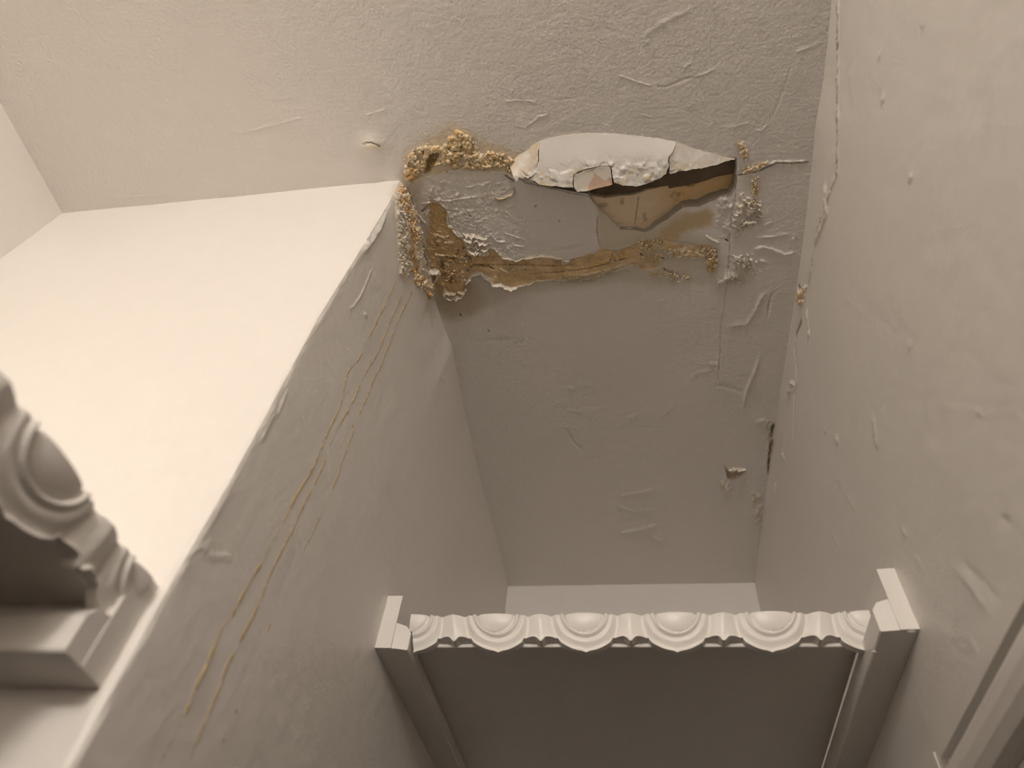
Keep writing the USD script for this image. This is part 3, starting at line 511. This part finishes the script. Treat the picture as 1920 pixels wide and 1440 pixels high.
obj("batten", prism(bt, (rx(.722) + .001, .723, .2715), (rx(1.36), 1.36, .2715)), M_wood, lc_)
for q, s in (((.2745, .6715, .4296), .0032), ((.2470, .7080, .4296), .0026)):       # dried drops of gloss paint under the right-hand cleat
    m = trimesh.creation.icosphere(subdivisions=2, radius=1.0); m.apply_transform(np.diag([s * 1.3, s, s * .55, 1])); m.apply_translation(q); obj("paint_drop", m, M_wood, cr, smooth=True)
from scipy.interpolate import RBFInterpolator
rng = np.random.default_rng(5)
def resample(pts, st, closed=True):
    q = np.vstack([pts, pts[:1]]) if closed else np.asarray(pts, float); L = np.r_[0, np.cumsum(np.linalg.norm(np.diff(q, axis=0), axis=1))]
    t = np.linspace(0, L[-1], max(4, int(L[-1] / st)) + 1); t = t[:-1] if closed else t
    return np.stack([np.interp(t, L, q[:, i]) for i in range(q.shape[1])], -1)
def solid(top, bot, f, col):
    """Closes a sheet: vertices top (above) and bot (below), faces f seen from below."""
    e = np.sort(np.vstack([f[:, [0, 1]], f[:, [1, 2]], f[:, [2, 0]]]), 1); de = np.vstack([f[:, [0, 1]], f[:, [1, 2]], f[:, [2, 0]]])
    _, inv, cnt = np.unique(e, axis=0, return_inverse=True, return_counts=True); b = de[cnt[inv.ravel()] == 1]; n = len(bot)
    w0, w1 = 2 * n + np.arange(len(b)), 2 * n + len(b) + np.arange(len(b))            # own vertices for the broken edge, so that it stays sharp
    V = np.vstack([bot, top, bot[b[:, 0]], bot[b[:, 1]], top[b[:, 0]], top[b[:, 1]]]); m = len(b); i = np.arange(m) + 2 * n
    F = np.vstack([f, f[:, ::-1] + n, np.stack([i, i + 2 * m, i + 3 * m], 1), np.stack([i, i + 3 * m, i + m], 1)])
    ec = np.broadcast_to(np.array([.62, .54, .43]), (4 * m, 3)); return V, F, np.vstack([col, col, ec])
def sheet(pts, relief, color, th=.008, res=.001, jag=.0010, seed=0, extra=()):
    """A slab hanging from the ceiling: pts = (pixel x, pixel y, drop) round the outline, extra = the same inside it."""
    pts = [(p[0], p[1], p[2] * .93) for p in pts]; extra = [(p[0], p[1], p[2] * .93) for p in extra]
    W3 = np.array([list(onceil(p[:2], p[2])[:2]) + [p[2]] for p in list(pts)]); E3 = np.array([list(onceil(p[:2], p[2])[:2]) + [p[2]] for p in extra]).reshape(-1, 3)
    A = np.vstack([W3, E3]); rb = RBFInterpolator(A[:, :2], A[:, 2], kernel="thin_plate_spline", smoothing=1e-6)
    o = resample(W3[:, :2], .0012); nrm = np.stack([np.gradient(o[:, 1]), -np.gradient(o[:, 0])], -1); nrm /= np.linalg.norm(nrm, axis=1, keepdims=True) + 1e-12
    o = o + nrm * (jag * fbm(np.c_[o * 260, np.zeros(len(o))], 4, seed))[:, None]
    S = Surf(np.arange(o[:, 0].min() - res, o[:, 0].max() + 2 * res, res), np.arange(o[:, 1].min() - res, o[:, 1].max() + 2 * res, res), WHITE)
    cu, cv = S.U[:-1, :-1] + res / 2, S.V[:-1, :-1] + res / 2; T = Surf(S.us[:-1] + res / 2, S.vs[:-1] + res / 2, WHITE); keep = T.inside(ALLK, o)
    f = S.faces(keep); used, inv = np.unique(f, return_inverse=True); f = inv.reshape(f.shape)
    xy = np.stack([S.U.ravel(), S.V.ravel()], -1)[used]
    a, b = o, np.roll(o, -1, 0); best = np.full(len(xy), 1e9); near = xy.copy()
    for i in range(len(o)):
        e = b[i] - a[i]; t = np.clip(((xy - a[i]) @ e) / (e @ e + 1e-15), 0, 1); q = a[i] + t[:, None] * e; d = np.linalg.norm(xy - q, axis=1); w = d < best; best[w] = d[w]; near[w] = q[w]
    # snap the rim of the grid onto the outline
    ee = np.vstack([f[:, [0, 1]], f[:, [1, 2]], f[:, [2, 0]]]); es = np.sort(ee, 1); _, iv, ct = np.unique(es, axis=0, return_inverse=True, return_counts=True); rimv = np.unique(ee[ct[iv.ravel()] == 1])
    xy[rimv] = near[rimv]; best[rimv] = 0
    P = np.c_[xy, np.zeros(len(xy))]; drop = np.maximum(rb(xy), 0) ; h, col = relief(P, best, drop), color(P, best)
    bot = np.c_[xy, 1.0 - drop - h]; top = np.c_[xy, 1.0 - drop + th]
    V, F, C = solid(top, bot, f, col); return (V, F[:, ::-1]), C
def ribbon(pts, plane, w, lift, curl=1.0, side=1, jag=.35, th=.0005, seed=0, nw=9, taper=.25):
    """A curling leaf of paint: rooted along the pixel line pts on a plane ('c' ceiling, 's' chimney side), w wide, its free edge lifted."""
    if plane == "c": B = np.array([onceil(p) for p in pts]); up = np.array([0, 0, -1.0])
    else: n = SIDE[0] / np.linalg.norm(SIDE[0]); n = n if n[0] > 0 else -n; B = np.array([onside(p) for p in pts]); up = n
    B = resample(B, .0011, False); T = np.gradient(B, axis=0); T /= np.linalg.norm(T, axis=1, keepdims=True); N = np.cross(up, T) * side
    n = len(B); s = np.linspace(0, 1, n); k = np.arange(n) * .22
    wid = w * (1 + jag * fbm(np.c_[B * 330], 4, seed) * 1.6) * np.minimum(1, np.minimum(s, 1 - s) / max(taper, 1e-6)) ** .5
    lf = lift * (1 + .7 * fbm(B * 120, 3, seed + 3)); rows, low = [], []
    for j, t in enumerate(np.linspace(0, 1, nw)):
        a = t * curl * 1.5; out = np.sin(a) / max(curl * 1.5, .01) if curl > .05 else t
        upv = (1 - np.cos(a)) / max(1 - np.cos(curl * 1.5), 1e-3) if curl > .05 else t
        p = B + N * (wid * out)[:, None] + up * (lf * upv + .0004 + .0006 * t * fbm(np.c_[B * 400 + t * 3], 3, seed + 6))[:, None]; rows.append(p)
    R = np.array(rows); V = R.reshape(-1, 3); i = np.arange(nw * n).reshape(nw, n); q = np.stack([i[:-1, :-1], i[:-1, 1:], i[1:, 1:], i[1:, :-1]], -1).reshape(-1, 4)
    f = np.vstack([q[:, [0, 1, 2]], q[:, [0, 2, 3]]])
    m = trimesh.Trimesh(V, f, process=False); vn = m.vertex_normals; Vt_ = V + vn * th
    e = np.concatenate([i[0], i[1:, -1], i[-1, :-1][::-1], i[1:-1, 0][::-1]]); e2 = np.roll(e, -1); N_ = len(V)
    F = np.vstack([f[:, ::-1], f + N_, np.stack([e, e2, e2 + N_], 1), np.stack([e, e2 + N_, e + N_], 1)]); m = trimesh.Trimesh(np.vstack([V, Vt_]), F, process=False); trimesh.repair.fix_normals(m); return m
def blobs(spots, seed=0, sub=1):
    """Popcorn lumps of salt: spots = (point, outward normal, radius)."""
    r = np.random.default_rng(seed); base = trimesh.creation.icosphere(subdivisions=sub); V, F, C, off = [], [], [], 0
    for p, nrm, rad, colr in spots:
        q = r.normal(size=(3, 3)); q, _ = np.linalg.qr(q); v = base.vertices * (1 + .38 * fbm(base.vertices * 1.7 + r.uniform(0, 99, 3), 2, 1))[:, None]
        v = (v * r.uniform(.65, 1.25, 3)) @ q * rad + p + nrm * rad * .35; V.append(v); F.append(base.faces + off); off += len(v)
        C.append(np.broadcast_to(np.clip(colr * r.uniform(.82, 1.08) , 0, 1), v.shape))
    return (np.vstack(V), np.vstack(F)), np.vstack(C)
def scatter(pts, plane, count, r0, r1, cols, seed):
    r = np.random.default_rng(seed); q = cpt(pts) if plane == "c" else spt(pts); S = Surf([0, 1], [0, 1], WHITE); out = []; a, b = q.min(0), q.max(0)
    while len(out) < count:
        c = r.uniform(a, b, (600, 2)); T = Surf([0], [0], WHITE); T.U, T.V = c[:, :1], c[:, 1:]; ok = T.inside(ALLK, q)[:, 0]; T.H = T.U; dn = noise(np.c_[c * 95, np.zeros(600)], seed) + r.uniform(-.5, .5, 600)
        for u, v in c[ok & (dn > -.25)]:
            col = cols[r.integers(len(cols))]; rad = 1.18 * (r0 + (r1 - r0) * r.random() ** 1.8)
            if plane == "c": out.append((np.array([u, v, 1.0 - .0012]), np.array([0, 0, -1.0]), rad, col))
            else:
                i, j = np.clip(np.searchsorted(CH.us, u), 0, len(CH.us) - 1), np.clip(np.searchsorted(CH.vs, v), 0, len(CH.vs) - 1); p = chimney_point(np.array(u), np.array(v), CH.H[j, i])
                out.append((p, np.array([1.0, -.1, 0]), rad, col))
    return out[:count]

# --- laths and the broken plaster edge inside the hole
def lath(pts, z, th, seed):
    q = resample(np.array([onceil(p, -z)[:2] for p in pts]), .004); n = len(q); q = q + .0006 * np.c_[fbm(np.c_[q * 200, np.zeros(n)], 3, seed), fbm(np.c_[q * 200, np.ones(n)], 3, seed)]
    from shapely.geometry import Polygon
    m = trimesh.creation.extrude_polygon(Polygon(q).buffer(0), th, engine="earcut"); m.apply_translation((0, 0, 1 + z)); return m
M_lath = paint("old_lath", .8, ((90, .5), (500, .3)), tint=False, color=(.25, .185, .125), fleck=.45)
obj("lath", lath([(1246, 318), (1300, 306), (1381, 290), (1381, 321), (1330, 322), (1290, 329), (1247, 331)], .0115, .006, 3), M_lath, ceiling, label="dark stained lath in the hole")
obj("lath", lath([(1104, 356), (1180, 335), (1250, 326), (1330, 318), (1381, 314), (1381, 324), (1345, 331), (1322, 339), (1296, 346), (1255, 353), (1215, 359), (1190, 367), (1165, 368), (1135, 372), (1115, 371)], .0145, .006, 4), M_lath, ceiling, label="dark stained lath in the hole")
M_edge = paint("broken_plaster", .85, ((400, .5),), tint=False, color=(.47, .42, .345), fleck=.3)
rimp = resample(np.array([list(onceil(p)[:2]) + [h] for p, h in zip([(1163, 428), (1190, 430), (1208, 434), (1220, 429), (1232, 420), (1250, 410), (1265, 398), (1280, 388), (1290, 386), (1310, 386), (1330, 376), (1355, 368), (1369, 366), (1378, 352), (1380.5, 330)], [.003, .005, .007, .009, .012, .015, .018, .020, .021, .021, .021, .021, .021, .021, .021])]), .0014, False)
n = len(rimp); tn = np.gradient(rimp[:, :2], axis=0); tn /= np.linalg.norm(tn, axis=1, keepdims=True); inn = np.stack([-tn[:, 1], tn[:, 0]], -1); inn *= np.sign((cpt([(1250, 370)])[0] - rimp[n // 2, :2]) @ inn[n // 2])
rows = []
for j, t in enumerate(np.linspace(0, 1, 6)):
    p = rimp[:, :2] + inn * (-.0004 + .0022 * t + .0012 * fbm(np.c_[rimp[:, :2] * 260, np.full(n, t * 4)], 4, 81))[:, None]; rows.append(np.c_[p, 1.0 - .0002 + rimp[:, 2] * t])
for t in (1, 0): rows.append(np.c_[rimp[:, :2] - inn * .003, 1.0 + .0006 + rimp[:, 2] * t])
V = np.array(rows); i = np.arange(V.shape[0] * n).reshape(-1, n); i = np.vstack([i, i[:1]]); q = np.stack([i[:-1, :-1], i[:-1, 1:], i[1:, 1:], i[1:, :-1]], -1).reshape(-1, 4)
m = trimesh.Trimesh(V.reshape(-1, 3), np.vstack([q[:, [0, 1, 2]], q[:, [0, 2, 3]]]), process=False); trimesh.repair.fix_normals(m)
obj("broken_edge", m, M_edge, ceiling, label="grey broken plaster edge of the hole")

# --- the loose plaster slabs that sag at the near side of the hole
M_slab = paint("sagging_plaster", .5, ((300, .25), (80, .15)))
def rel(amp, rimw, bump, seed, smooth_in=.02):
    def f(P, d, drop):
        edge = np.exp(-(d / rimw) ** 2); far = sm(drop, .007, .0155)
        return amp * fbm(P * 40, 3, seed) + far * edge * (bump * np.clip(fbm(P * 150, 4, seed + 1), -.3, 1) + .0006)
    return f
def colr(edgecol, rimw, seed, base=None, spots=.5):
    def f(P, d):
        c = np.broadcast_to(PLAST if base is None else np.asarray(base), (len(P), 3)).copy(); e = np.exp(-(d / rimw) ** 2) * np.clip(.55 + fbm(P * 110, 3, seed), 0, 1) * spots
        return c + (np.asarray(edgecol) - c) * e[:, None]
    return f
PLAST = np.array([.93, .893, .84])      # slab plaster, paler than the ceiling paint: light on its tilt put into colour
S2 = [(1012, 264, .001), (1040, 257, .0005), (1065, 252, .0), (1095, 249.5, .0), (1125, 249, 0), (1160, 251, 0), (1200, 255, 0), (1235, 259, 0), (1268, 266, .0009), (1262, 284, .0085), (1255, 293, .0125), (1253, 297, .0137), (1254, 312, .016), (1249, 326, .0185), (1236, 335, .020), (1212, 345, .0215), (1192, 349, .022), (1170, 347, .0215), (1151, 342, .021), (1148, 330, .020), (1146, 311, .0165), (1130, 311, .0165), (1112, 313, .017), (1096, 317, .0175), (1076, 326, .019), (1073, 340, .021), (1075, 351, .0225), (1050, 350, .0225), (1012, 347, .0215), (1004, 340, .020), (993, 337, .019), (1001, 329, .017), (1007, 318, .0145), (1010, 305, .0115), (1010.5, 280, .006)]
inner = [(1100, 262, .0035), (1180, 265, .0035), (1050, 270, .004), (1100, 285, .0105), (1180, 290, .0115), (1225, 285, .0095), (1050, 295, .011), (1100, 300, .0145), (1190, 315, .0165), (1040, 325, .0175), (1220, 320, .0172)]
def rel2(P, d, drop):
    e = np.exp(-(d / .012) ** 2); far = sm(drop, .0105, .0155); lay = sm(fbm(P * 60, 3, 301), -.05, .05) * sm(drop, .013, .015)
    return .0006 * fbm(P * 25, 3, 300) + far * .0022 * np.clip(fbm(P * 120, 4, 302), -.15, .8) + .0012 * lay
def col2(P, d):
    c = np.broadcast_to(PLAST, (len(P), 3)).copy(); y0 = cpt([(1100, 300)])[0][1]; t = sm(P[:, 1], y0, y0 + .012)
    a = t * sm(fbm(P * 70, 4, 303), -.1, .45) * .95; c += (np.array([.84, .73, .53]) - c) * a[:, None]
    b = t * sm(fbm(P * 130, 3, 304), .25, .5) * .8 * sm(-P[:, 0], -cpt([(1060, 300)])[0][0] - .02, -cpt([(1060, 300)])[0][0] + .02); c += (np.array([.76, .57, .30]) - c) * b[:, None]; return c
SLAB = "cracked plaster"
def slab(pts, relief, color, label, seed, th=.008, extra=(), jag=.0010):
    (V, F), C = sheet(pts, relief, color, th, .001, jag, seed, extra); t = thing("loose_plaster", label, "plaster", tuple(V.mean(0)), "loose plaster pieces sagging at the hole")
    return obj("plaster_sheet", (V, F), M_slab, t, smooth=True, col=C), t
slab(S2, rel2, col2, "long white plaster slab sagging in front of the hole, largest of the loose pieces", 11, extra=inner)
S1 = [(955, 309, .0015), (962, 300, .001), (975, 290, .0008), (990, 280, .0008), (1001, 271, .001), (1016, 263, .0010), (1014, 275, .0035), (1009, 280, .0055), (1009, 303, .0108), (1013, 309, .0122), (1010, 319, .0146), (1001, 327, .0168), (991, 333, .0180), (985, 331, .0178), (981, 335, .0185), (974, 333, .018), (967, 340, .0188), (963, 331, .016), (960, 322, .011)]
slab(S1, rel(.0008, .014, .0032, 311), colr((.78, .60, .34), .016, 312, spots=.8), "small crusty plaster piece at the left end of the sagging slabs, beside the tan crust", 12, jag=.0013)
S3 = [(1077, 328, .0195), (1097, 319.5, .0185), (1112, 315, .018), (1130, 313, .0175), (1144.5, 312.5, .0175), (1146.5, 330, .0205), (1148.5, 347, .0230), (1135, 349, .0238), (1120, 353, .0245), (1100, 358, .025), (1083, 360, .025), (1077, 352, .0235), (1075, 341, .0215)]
def col3(P, d):
    c = np.broadcast_to(np.array([.86, .80, .70]), (len(P), 3)).copy(); q = np.array([onceil(p, .021)[:2] for p in ((1102, 357), (1104, 344), (1112, 334), (1114, 325), (1126, 333), (1134, 340), (1142, 334), (1150, 335), (1150, 350), (1120, 357))])
    T = Surf([0], [0], WHITE); T.U, T.V = P[:, :1], P[:, 1:2]; m = sm(T.sdist(ALLK, q, .0008, 200, 5)[:, 0], -.0004, .0004); c += (np.array([.74, .53, .39]) - c) * m[:, None]; return c
slab(S3, rel(.0006, .003, .001, 321), col3, "small square plaster flake with a bare pink patch, hanging between the longer slabs", 13, th=.007)
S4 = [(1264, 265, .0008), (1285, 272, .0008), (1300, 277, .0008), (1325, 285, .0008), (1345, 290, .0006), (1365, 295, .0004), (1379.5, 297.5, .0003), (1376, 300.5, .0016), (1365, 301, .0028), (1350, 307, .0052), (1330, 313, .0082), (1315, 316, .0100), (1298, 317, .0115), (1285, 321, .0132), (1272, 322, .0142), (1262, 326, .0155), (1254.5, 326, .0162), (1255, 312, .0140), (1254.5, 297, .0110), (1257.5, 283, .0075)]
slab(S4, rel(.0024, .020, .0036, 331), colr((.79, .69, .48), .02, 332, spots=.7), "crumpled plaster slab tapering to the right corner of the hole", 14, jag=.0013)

# --- leaves of paint that curl off the ceiling
M_leaf = paint("curled_paint", .85, ((400, .3),), tint=False, color=(.84, .765, .66), spec=.15)
M_leaf2 = paint("stained_paint", .85, ((400, .4),), tint=False, color=(.70, .585, .41), fleck=.35)
def leaf(pts, w, lift, curl, side, seed, mat=M_leaf, plane="c", parent=None, jag=.35, label=None, taper=.25):
    obj("paint_flake", ribbon(pts, plane, w, lift, curl, side, jag, seed=seed, taper=taper), mat, parent or ceiling, smooth=60, label=label)
leaf([(984, 483), (1000, 476), (1020, 473), (1040, 476), (1055, 482), (1066, 488)], .0075, .0045, .8, -1, 3, label="broad curled lip of white paint", taper=.35)
leaf([(1056, 481), (1062, 485), (1067, 487)], .012, .005, .7, -1, 4, jag=.2, taper=.5)
for j, dy in enumerate((0, 9, 19, 28)):                       # crumpled white leaf, fold over fold
    leaf([(868 + 3 * j, 436 + dy), (884 + 3 * j, 433 + dy), (900 + 2 * j, 437 + dy), (914 + j, 445 + dy)], .011, .006 + .001 * j, .7, -1, 20 + j, jag=.5, label="crumpled leaf of cream paint", taper=.3)
leaf([(840, 404), (845, 420), (850, 426)], .005, .004, .9, -1, 31, jag=.4)
leaf([(848, 424), (856, 434), (864, 443)], .004, .003, .9, -1, 32)
leaf([(928, 464), (945, 480), (968, 485), (985, 483)], .0035, .0028, .8, -1, 33, jag=.8)
leaf([(1085, 480), (1100, 474), (1115, 470), (1124, 467)], .003, .002, .8, -1, 34)
leaf([(927, 366), (932, 358), (942, 351), (955, 345), (963, 347), (965, 354)], .001, .001, .3, -1, 35)
leaf([(964, 352), (958, 360), (948, 366), (936, 369), (927, 366)], .0045, .0038, .7, 1, 36, M_leaf2, jag=.2)
leaf([(905, 366), (915, 366), (925, 368), (938, 373), (950, 370)], .004, .0025, .8, -1, 37, M_leaf2, jag=.6)
for pts, w, l, sd in (([(874, 530), (878, 520), (884, 513), (893, 509), (903, 509)], .0055, .006, 40), ([(903, 509), (913, 517), (921, 521), (926, 534)], .0055, .006, 41), ([(924, 534), (938, 530), (947, 535), (958, 538), (970, 537)], .005, .005, 42), ([(970, 536), (985, 531), (1003, 526)], .004, .0035, 43), ([(1003, 526), (1040, 523), (1080, 525), (1110, 523)], .0025, .0018, 44), ([(832, 549), (845, 555), (860, 555), (868, 549)], .006, .007, 45), ([(858, 546), (868, 545), (874, 532)], .006, .006, 46), ([(834, 540), (840, 546), (855, 548)], .005, .008, 47)):
    leaf(pts, w, l, .9, -1, sd, M_leaf if sd in (40, 41, 42, 45) else M_leaf2, jag=.6)
leaf([(806, 506), (815, 503), (824, 507)], .010, .007, 1.0, -1, 50, label="curled scrap of paint")
leaf([(818, 512), (826, 510), (824, 520), (816, 530)], .005, .007, 1.0, -1, 51)
leaf([(1366, 880), (1374, 874), (1388, 874), (1398, 878)], .010, .005, .6, -1, 60, jag=.3, label="pale flake lifting off the ceiling", taper=.4)
leaf([(945, 485), (955, 499), (965, 498), (985, 501)], .0022, .0015, .6, -1, 62, M_leaf2, jag=.8)

# --- salt crust: popcorn lumps nobody could count
CT = [np.array(c) for c in ((.90, .73, .47), (.88, .66, .36), (.90, .79, .58), (.76, .50, .22), (.88, .73, .50))]
CO = [np.array(c) for c in ((.80, .48, .18), (.86, .66, .38), (.70, .40, .14), (.88, .76, .56), (.82, .72, .58))]
CW = [np.array(c) for c in ((.80, .76, .68), (.76, .70, .60), (.78, .72, .58))]
def crust(zones, plane, parent, seed, label):
    sp = []
    for j, (pts, n_, r0, r1, cl) in enumerate(zones): sp += scatter(pts, plane, n_, r0, r1, cl, seed + j)
    (v, f), c = blobs(sp, seed); obj("salt_crust", (v, f), M_crust, parent, smooth=True, col=c, kind="stuff", label=label)
crust([([(764, 300), (778, 280), (800, 274), (830, 276), (838, 284), (812, 283), (800, 292), (797, 312), (785, 312), (772, 300)], 330, .0010, .0034, CT), ([(828, 284), (850, 250), (860, 246), (884, 258), (882, 276), (868, 280), (858, 300), (830, 305)], 300, .0010, .0036, CT), ([(868, 282), (900, 286), (925, 285), (945, 290), (950, 312), (905, 314), (880, 306)], 380, .0009, .0024, CT), ([(762, 312), (775, 318), (778, 332), (764, 337)], 90, .0012, .0036, CO), ([(945, 300), (965, 300), (972, 316), (955, 322)], 70, .0009, .0024, CT), ([(752, 300), (776, 268), (842, 266), (850, 240), (886, 244), (905, 280), (960, 284), (975, 322), (900, 330), (790, 334), (757, 340)], 190, .0004, .0011, CT)], "c", ceiling, 400, "tan popcorn-like salt crust along the ceiling edge")
crust([([(1195, 450), (1240, 447), (1250, 475), (1235, 488), (1195, 492)], 150, .0007, .0018, CT), ([(1250, 465), (1300, 470), (1330, 462), (1320, 482), (1256, 484)], 80, .0007, .0016, CT), ([(1327, 464), (1344, 468), (1344, 500), (1328, 512)], 130, .0007, .0018, CO), ([(1150, 470), (1190, 462), (1180, 475), (1150, 492), (1130, 492)], 60, .0006, .0014, CO), ([(1040, 521), (1100, 518), (1150, 505), (1185, 490), (1196, 500), (1150, 515), (1105, 529), (1045, 531)], 200, .0005, .0013, CW), ([(985, 498), (1060, 505), (1120, 495), (1120, 520), (1000, 524)], 70, .0004, .0010, CT), ([(830, 470), (880, 470), (890, 500), (870, 530), (835, 540)], 80, .0006, .0018, CO), ([(1225, 505), (1270, 512), (1300, 522), (1270, 528), (1222, 515)], 60, .0006, .0015, CT)], "c", ceiling, 420, "brown salt crust along the lower stain")
crust([([(1383, 262), (1391, 265), (1402, 288), (1400, 304), (1385, 280)], 60, .0008, .0024, CT), ([(1382, 322), (1402, 311), (1440, 303), (1434, 311), (1400, 325)], 70, .0006, .0016, CT), ([(1409, 330), (1421, 330), (1420, 388), (1409, 386)], 90, .0007, .0018, CT), ([(1385, 420), (1425, 395), (1432, 412), (1400, 430)], 150, .0005, .0012, CW), ([(1345, 530), (1390, 510), (1405, 495), (1412, 505), (1390, 530)], 160, .0005, .0012, CW), ([(1375, 484), (1400, 484), (1405, 496), (1380, 492)], 40, .0006, .0016, CW)], "c", ceiling, 440, "pale salt crust beside the right end of the hole")
crust([([(744, 342), (756, 345), (764, 372), (768, 400), (752, 398), (742, 370)], 260, .0008, .0026, CO), ([(738, 400), (752, 400), (757, 430), (746, 440)], 90, .0008, .0024, CW), ([(742, 440), (756, 440), (765, 500), (752, 516), (745, 490)], 170, .0007, .0020, CW + CO[3:]), ([(756, 400), (772, 400), (790, 450), (776, 458), (764, 430)], 120, .0007, .0022, CO), ([(770, 505), (786, 520), (806, 530), (812, 552), (802, 560), (790, 545), (775, 530)], 260, .0008, .0028, CO + CT)], "s", chimney, 460, "orange and white salt crust down the alcove corner")
# --- brown runs of dried drips down the chimney breast's side
M_drip = paint("dried_drip", .45, ((700, .4),), color=(.5, .4, .2))
def drip(pts, r, seed, label=None, gaps=.25, name="drip_trail"):
    q = spt(pts); q = resample(q, .0016, False); n = len(q); q = q + .0010 * np.c_[fbm(np.c_[q * 120, np.zeros(n)], 3, seed), np.zeros(n)]
    t = np.linspace(0, 1, n); w = r * (1 + .8 * fbm(np.c_[q * 160, np.full(n, 3.)], 3, seed + 1)); w *= np.where(noise(np.c_[q * 55, np.ones(n)], seed + 2) < -1 + 2 * gaps, .42, 1) * np.minimum(1, np.minimum(t, 1 - t) * 25 + .2)
    T = np.gradient(q, axis=0); T /= np.linalg.norm(T, axis=1, keepdims=True); Nn = np.stack([-T[:, 1], T[:, 0]], -1); rows = []
    i0, j0 = np.clip(np.searchsorted(CH.us, q[:, 0]), 0, len(CH.us) - 1), np.clip(np.searchsorted(CH.vs, q[:, 1]), 0, len(CH.vs) - 1); hh = CH.H[j0, i0]
    for a in np.linspace(-1, 1, 7):
        e = (1 - a * a); c = q + Nn * (w * a)[:, None]; h = hh + e * w * .55 * (1 + .6 * fbm(np.c_[q * 400, np.full(n, a)], 2, seed + 4)) - .0002; rows.append(chimney_point(c[:, 0], c[:, 1], h))
    rows.append(chimney_point(q[:, 0], q[:, 1], hh - .0008)); V = np.array(rows); i = np.arange(V.shape[0] * n).reshape(-1, n); i = np.vstack([i, i[:1]]); qd = np.stack([i[:-1, :-1], i[:-1, 1:], i[1:, 1:], i[1:, :-1]], -1).reshape(-1, 4)
    F = np.vstack([qd[:, [0, 1, 2]], qd[:, [0, 2, 3]]]); vv = V.reshape(-1, 3); cn = np.clip(.5 + .9 * fbm(vv * 260, 3, seed + 7), 0, 1)[:, None]; C = np.array([.66, .52, .30]) * (1 - cn) + np.array([.46, .31, .12]) * cn
    m = trimesh.Trimesh(vv, F, process=False); trimesh.repair.fix_normals(m); obj(name, (np.array(m.vertices), np.array(m.faces)), M_drip, chimney, smooth=True, col=C, label=label)
drip([(745, 515), (735, 545), (720, 578), (706, 610), (690, 645), (678, 675), (660, 697), (652, 735), (645, 765), (632, 790), (618, 822), (600, 865), (585, 895), (566, 925), (548, 962), (535, 990), (518, 1020), (505, 1048), (492, 1070), (478, 1095), (462, 1125), (448, 1155), (428, 1185), (415, 1215), (398, 1258), (378, 1300), (360, 1345), (342, 1385), (328, 1412), (315, 1440)], .0014, 501, "longest dried brown drip", .28)
drip([(757, 540), (742, 580), (725, 625), (712, 660), (698, 685), (680, 722), (672, 745), (655, 778), (640, 805), (625, 840), (612, 875), (598, 905), (575, 950), (560, 985), (545, 1015), (530, 1045), (515, 1078), (500, 1120), (485, 1155), (470, 1185), (455, 1215), (440, 1245), (425, 1290), (410, 1325), (395, 1360), (380, 1400), (368, 1440)], .0013, 502, "dried brown drip", .25)
drip([(772, 545), (755, 582), (740, 620), (728, 655), (715, 690), (703, 715), (695, 740), (686, 762)], .0014, 503, "short pale drip", .3)
drip([(672, 800), (662, 828), (650, 860), (640, 888), (630, 915), (615, 950), (603, 975), (590, 1005), (576, 1030), (571, 1042)], .0011, 504, "thin dried drip", .45)
drip([(772, 518), (771, 545), (774, 575), (776, 605)], .0008, 505, "fine pale drip", .5)
for x, y, l in ((686, 762, 16), (670, 794, 8), (516, 1168, 18), (454, 1328, 9), (432, 1384, 9), (699, 672, 5)):
    drip([(x, y), (x - .4 * l, y + l)], .0014, 510 + x, None, 0, "drip_spot")
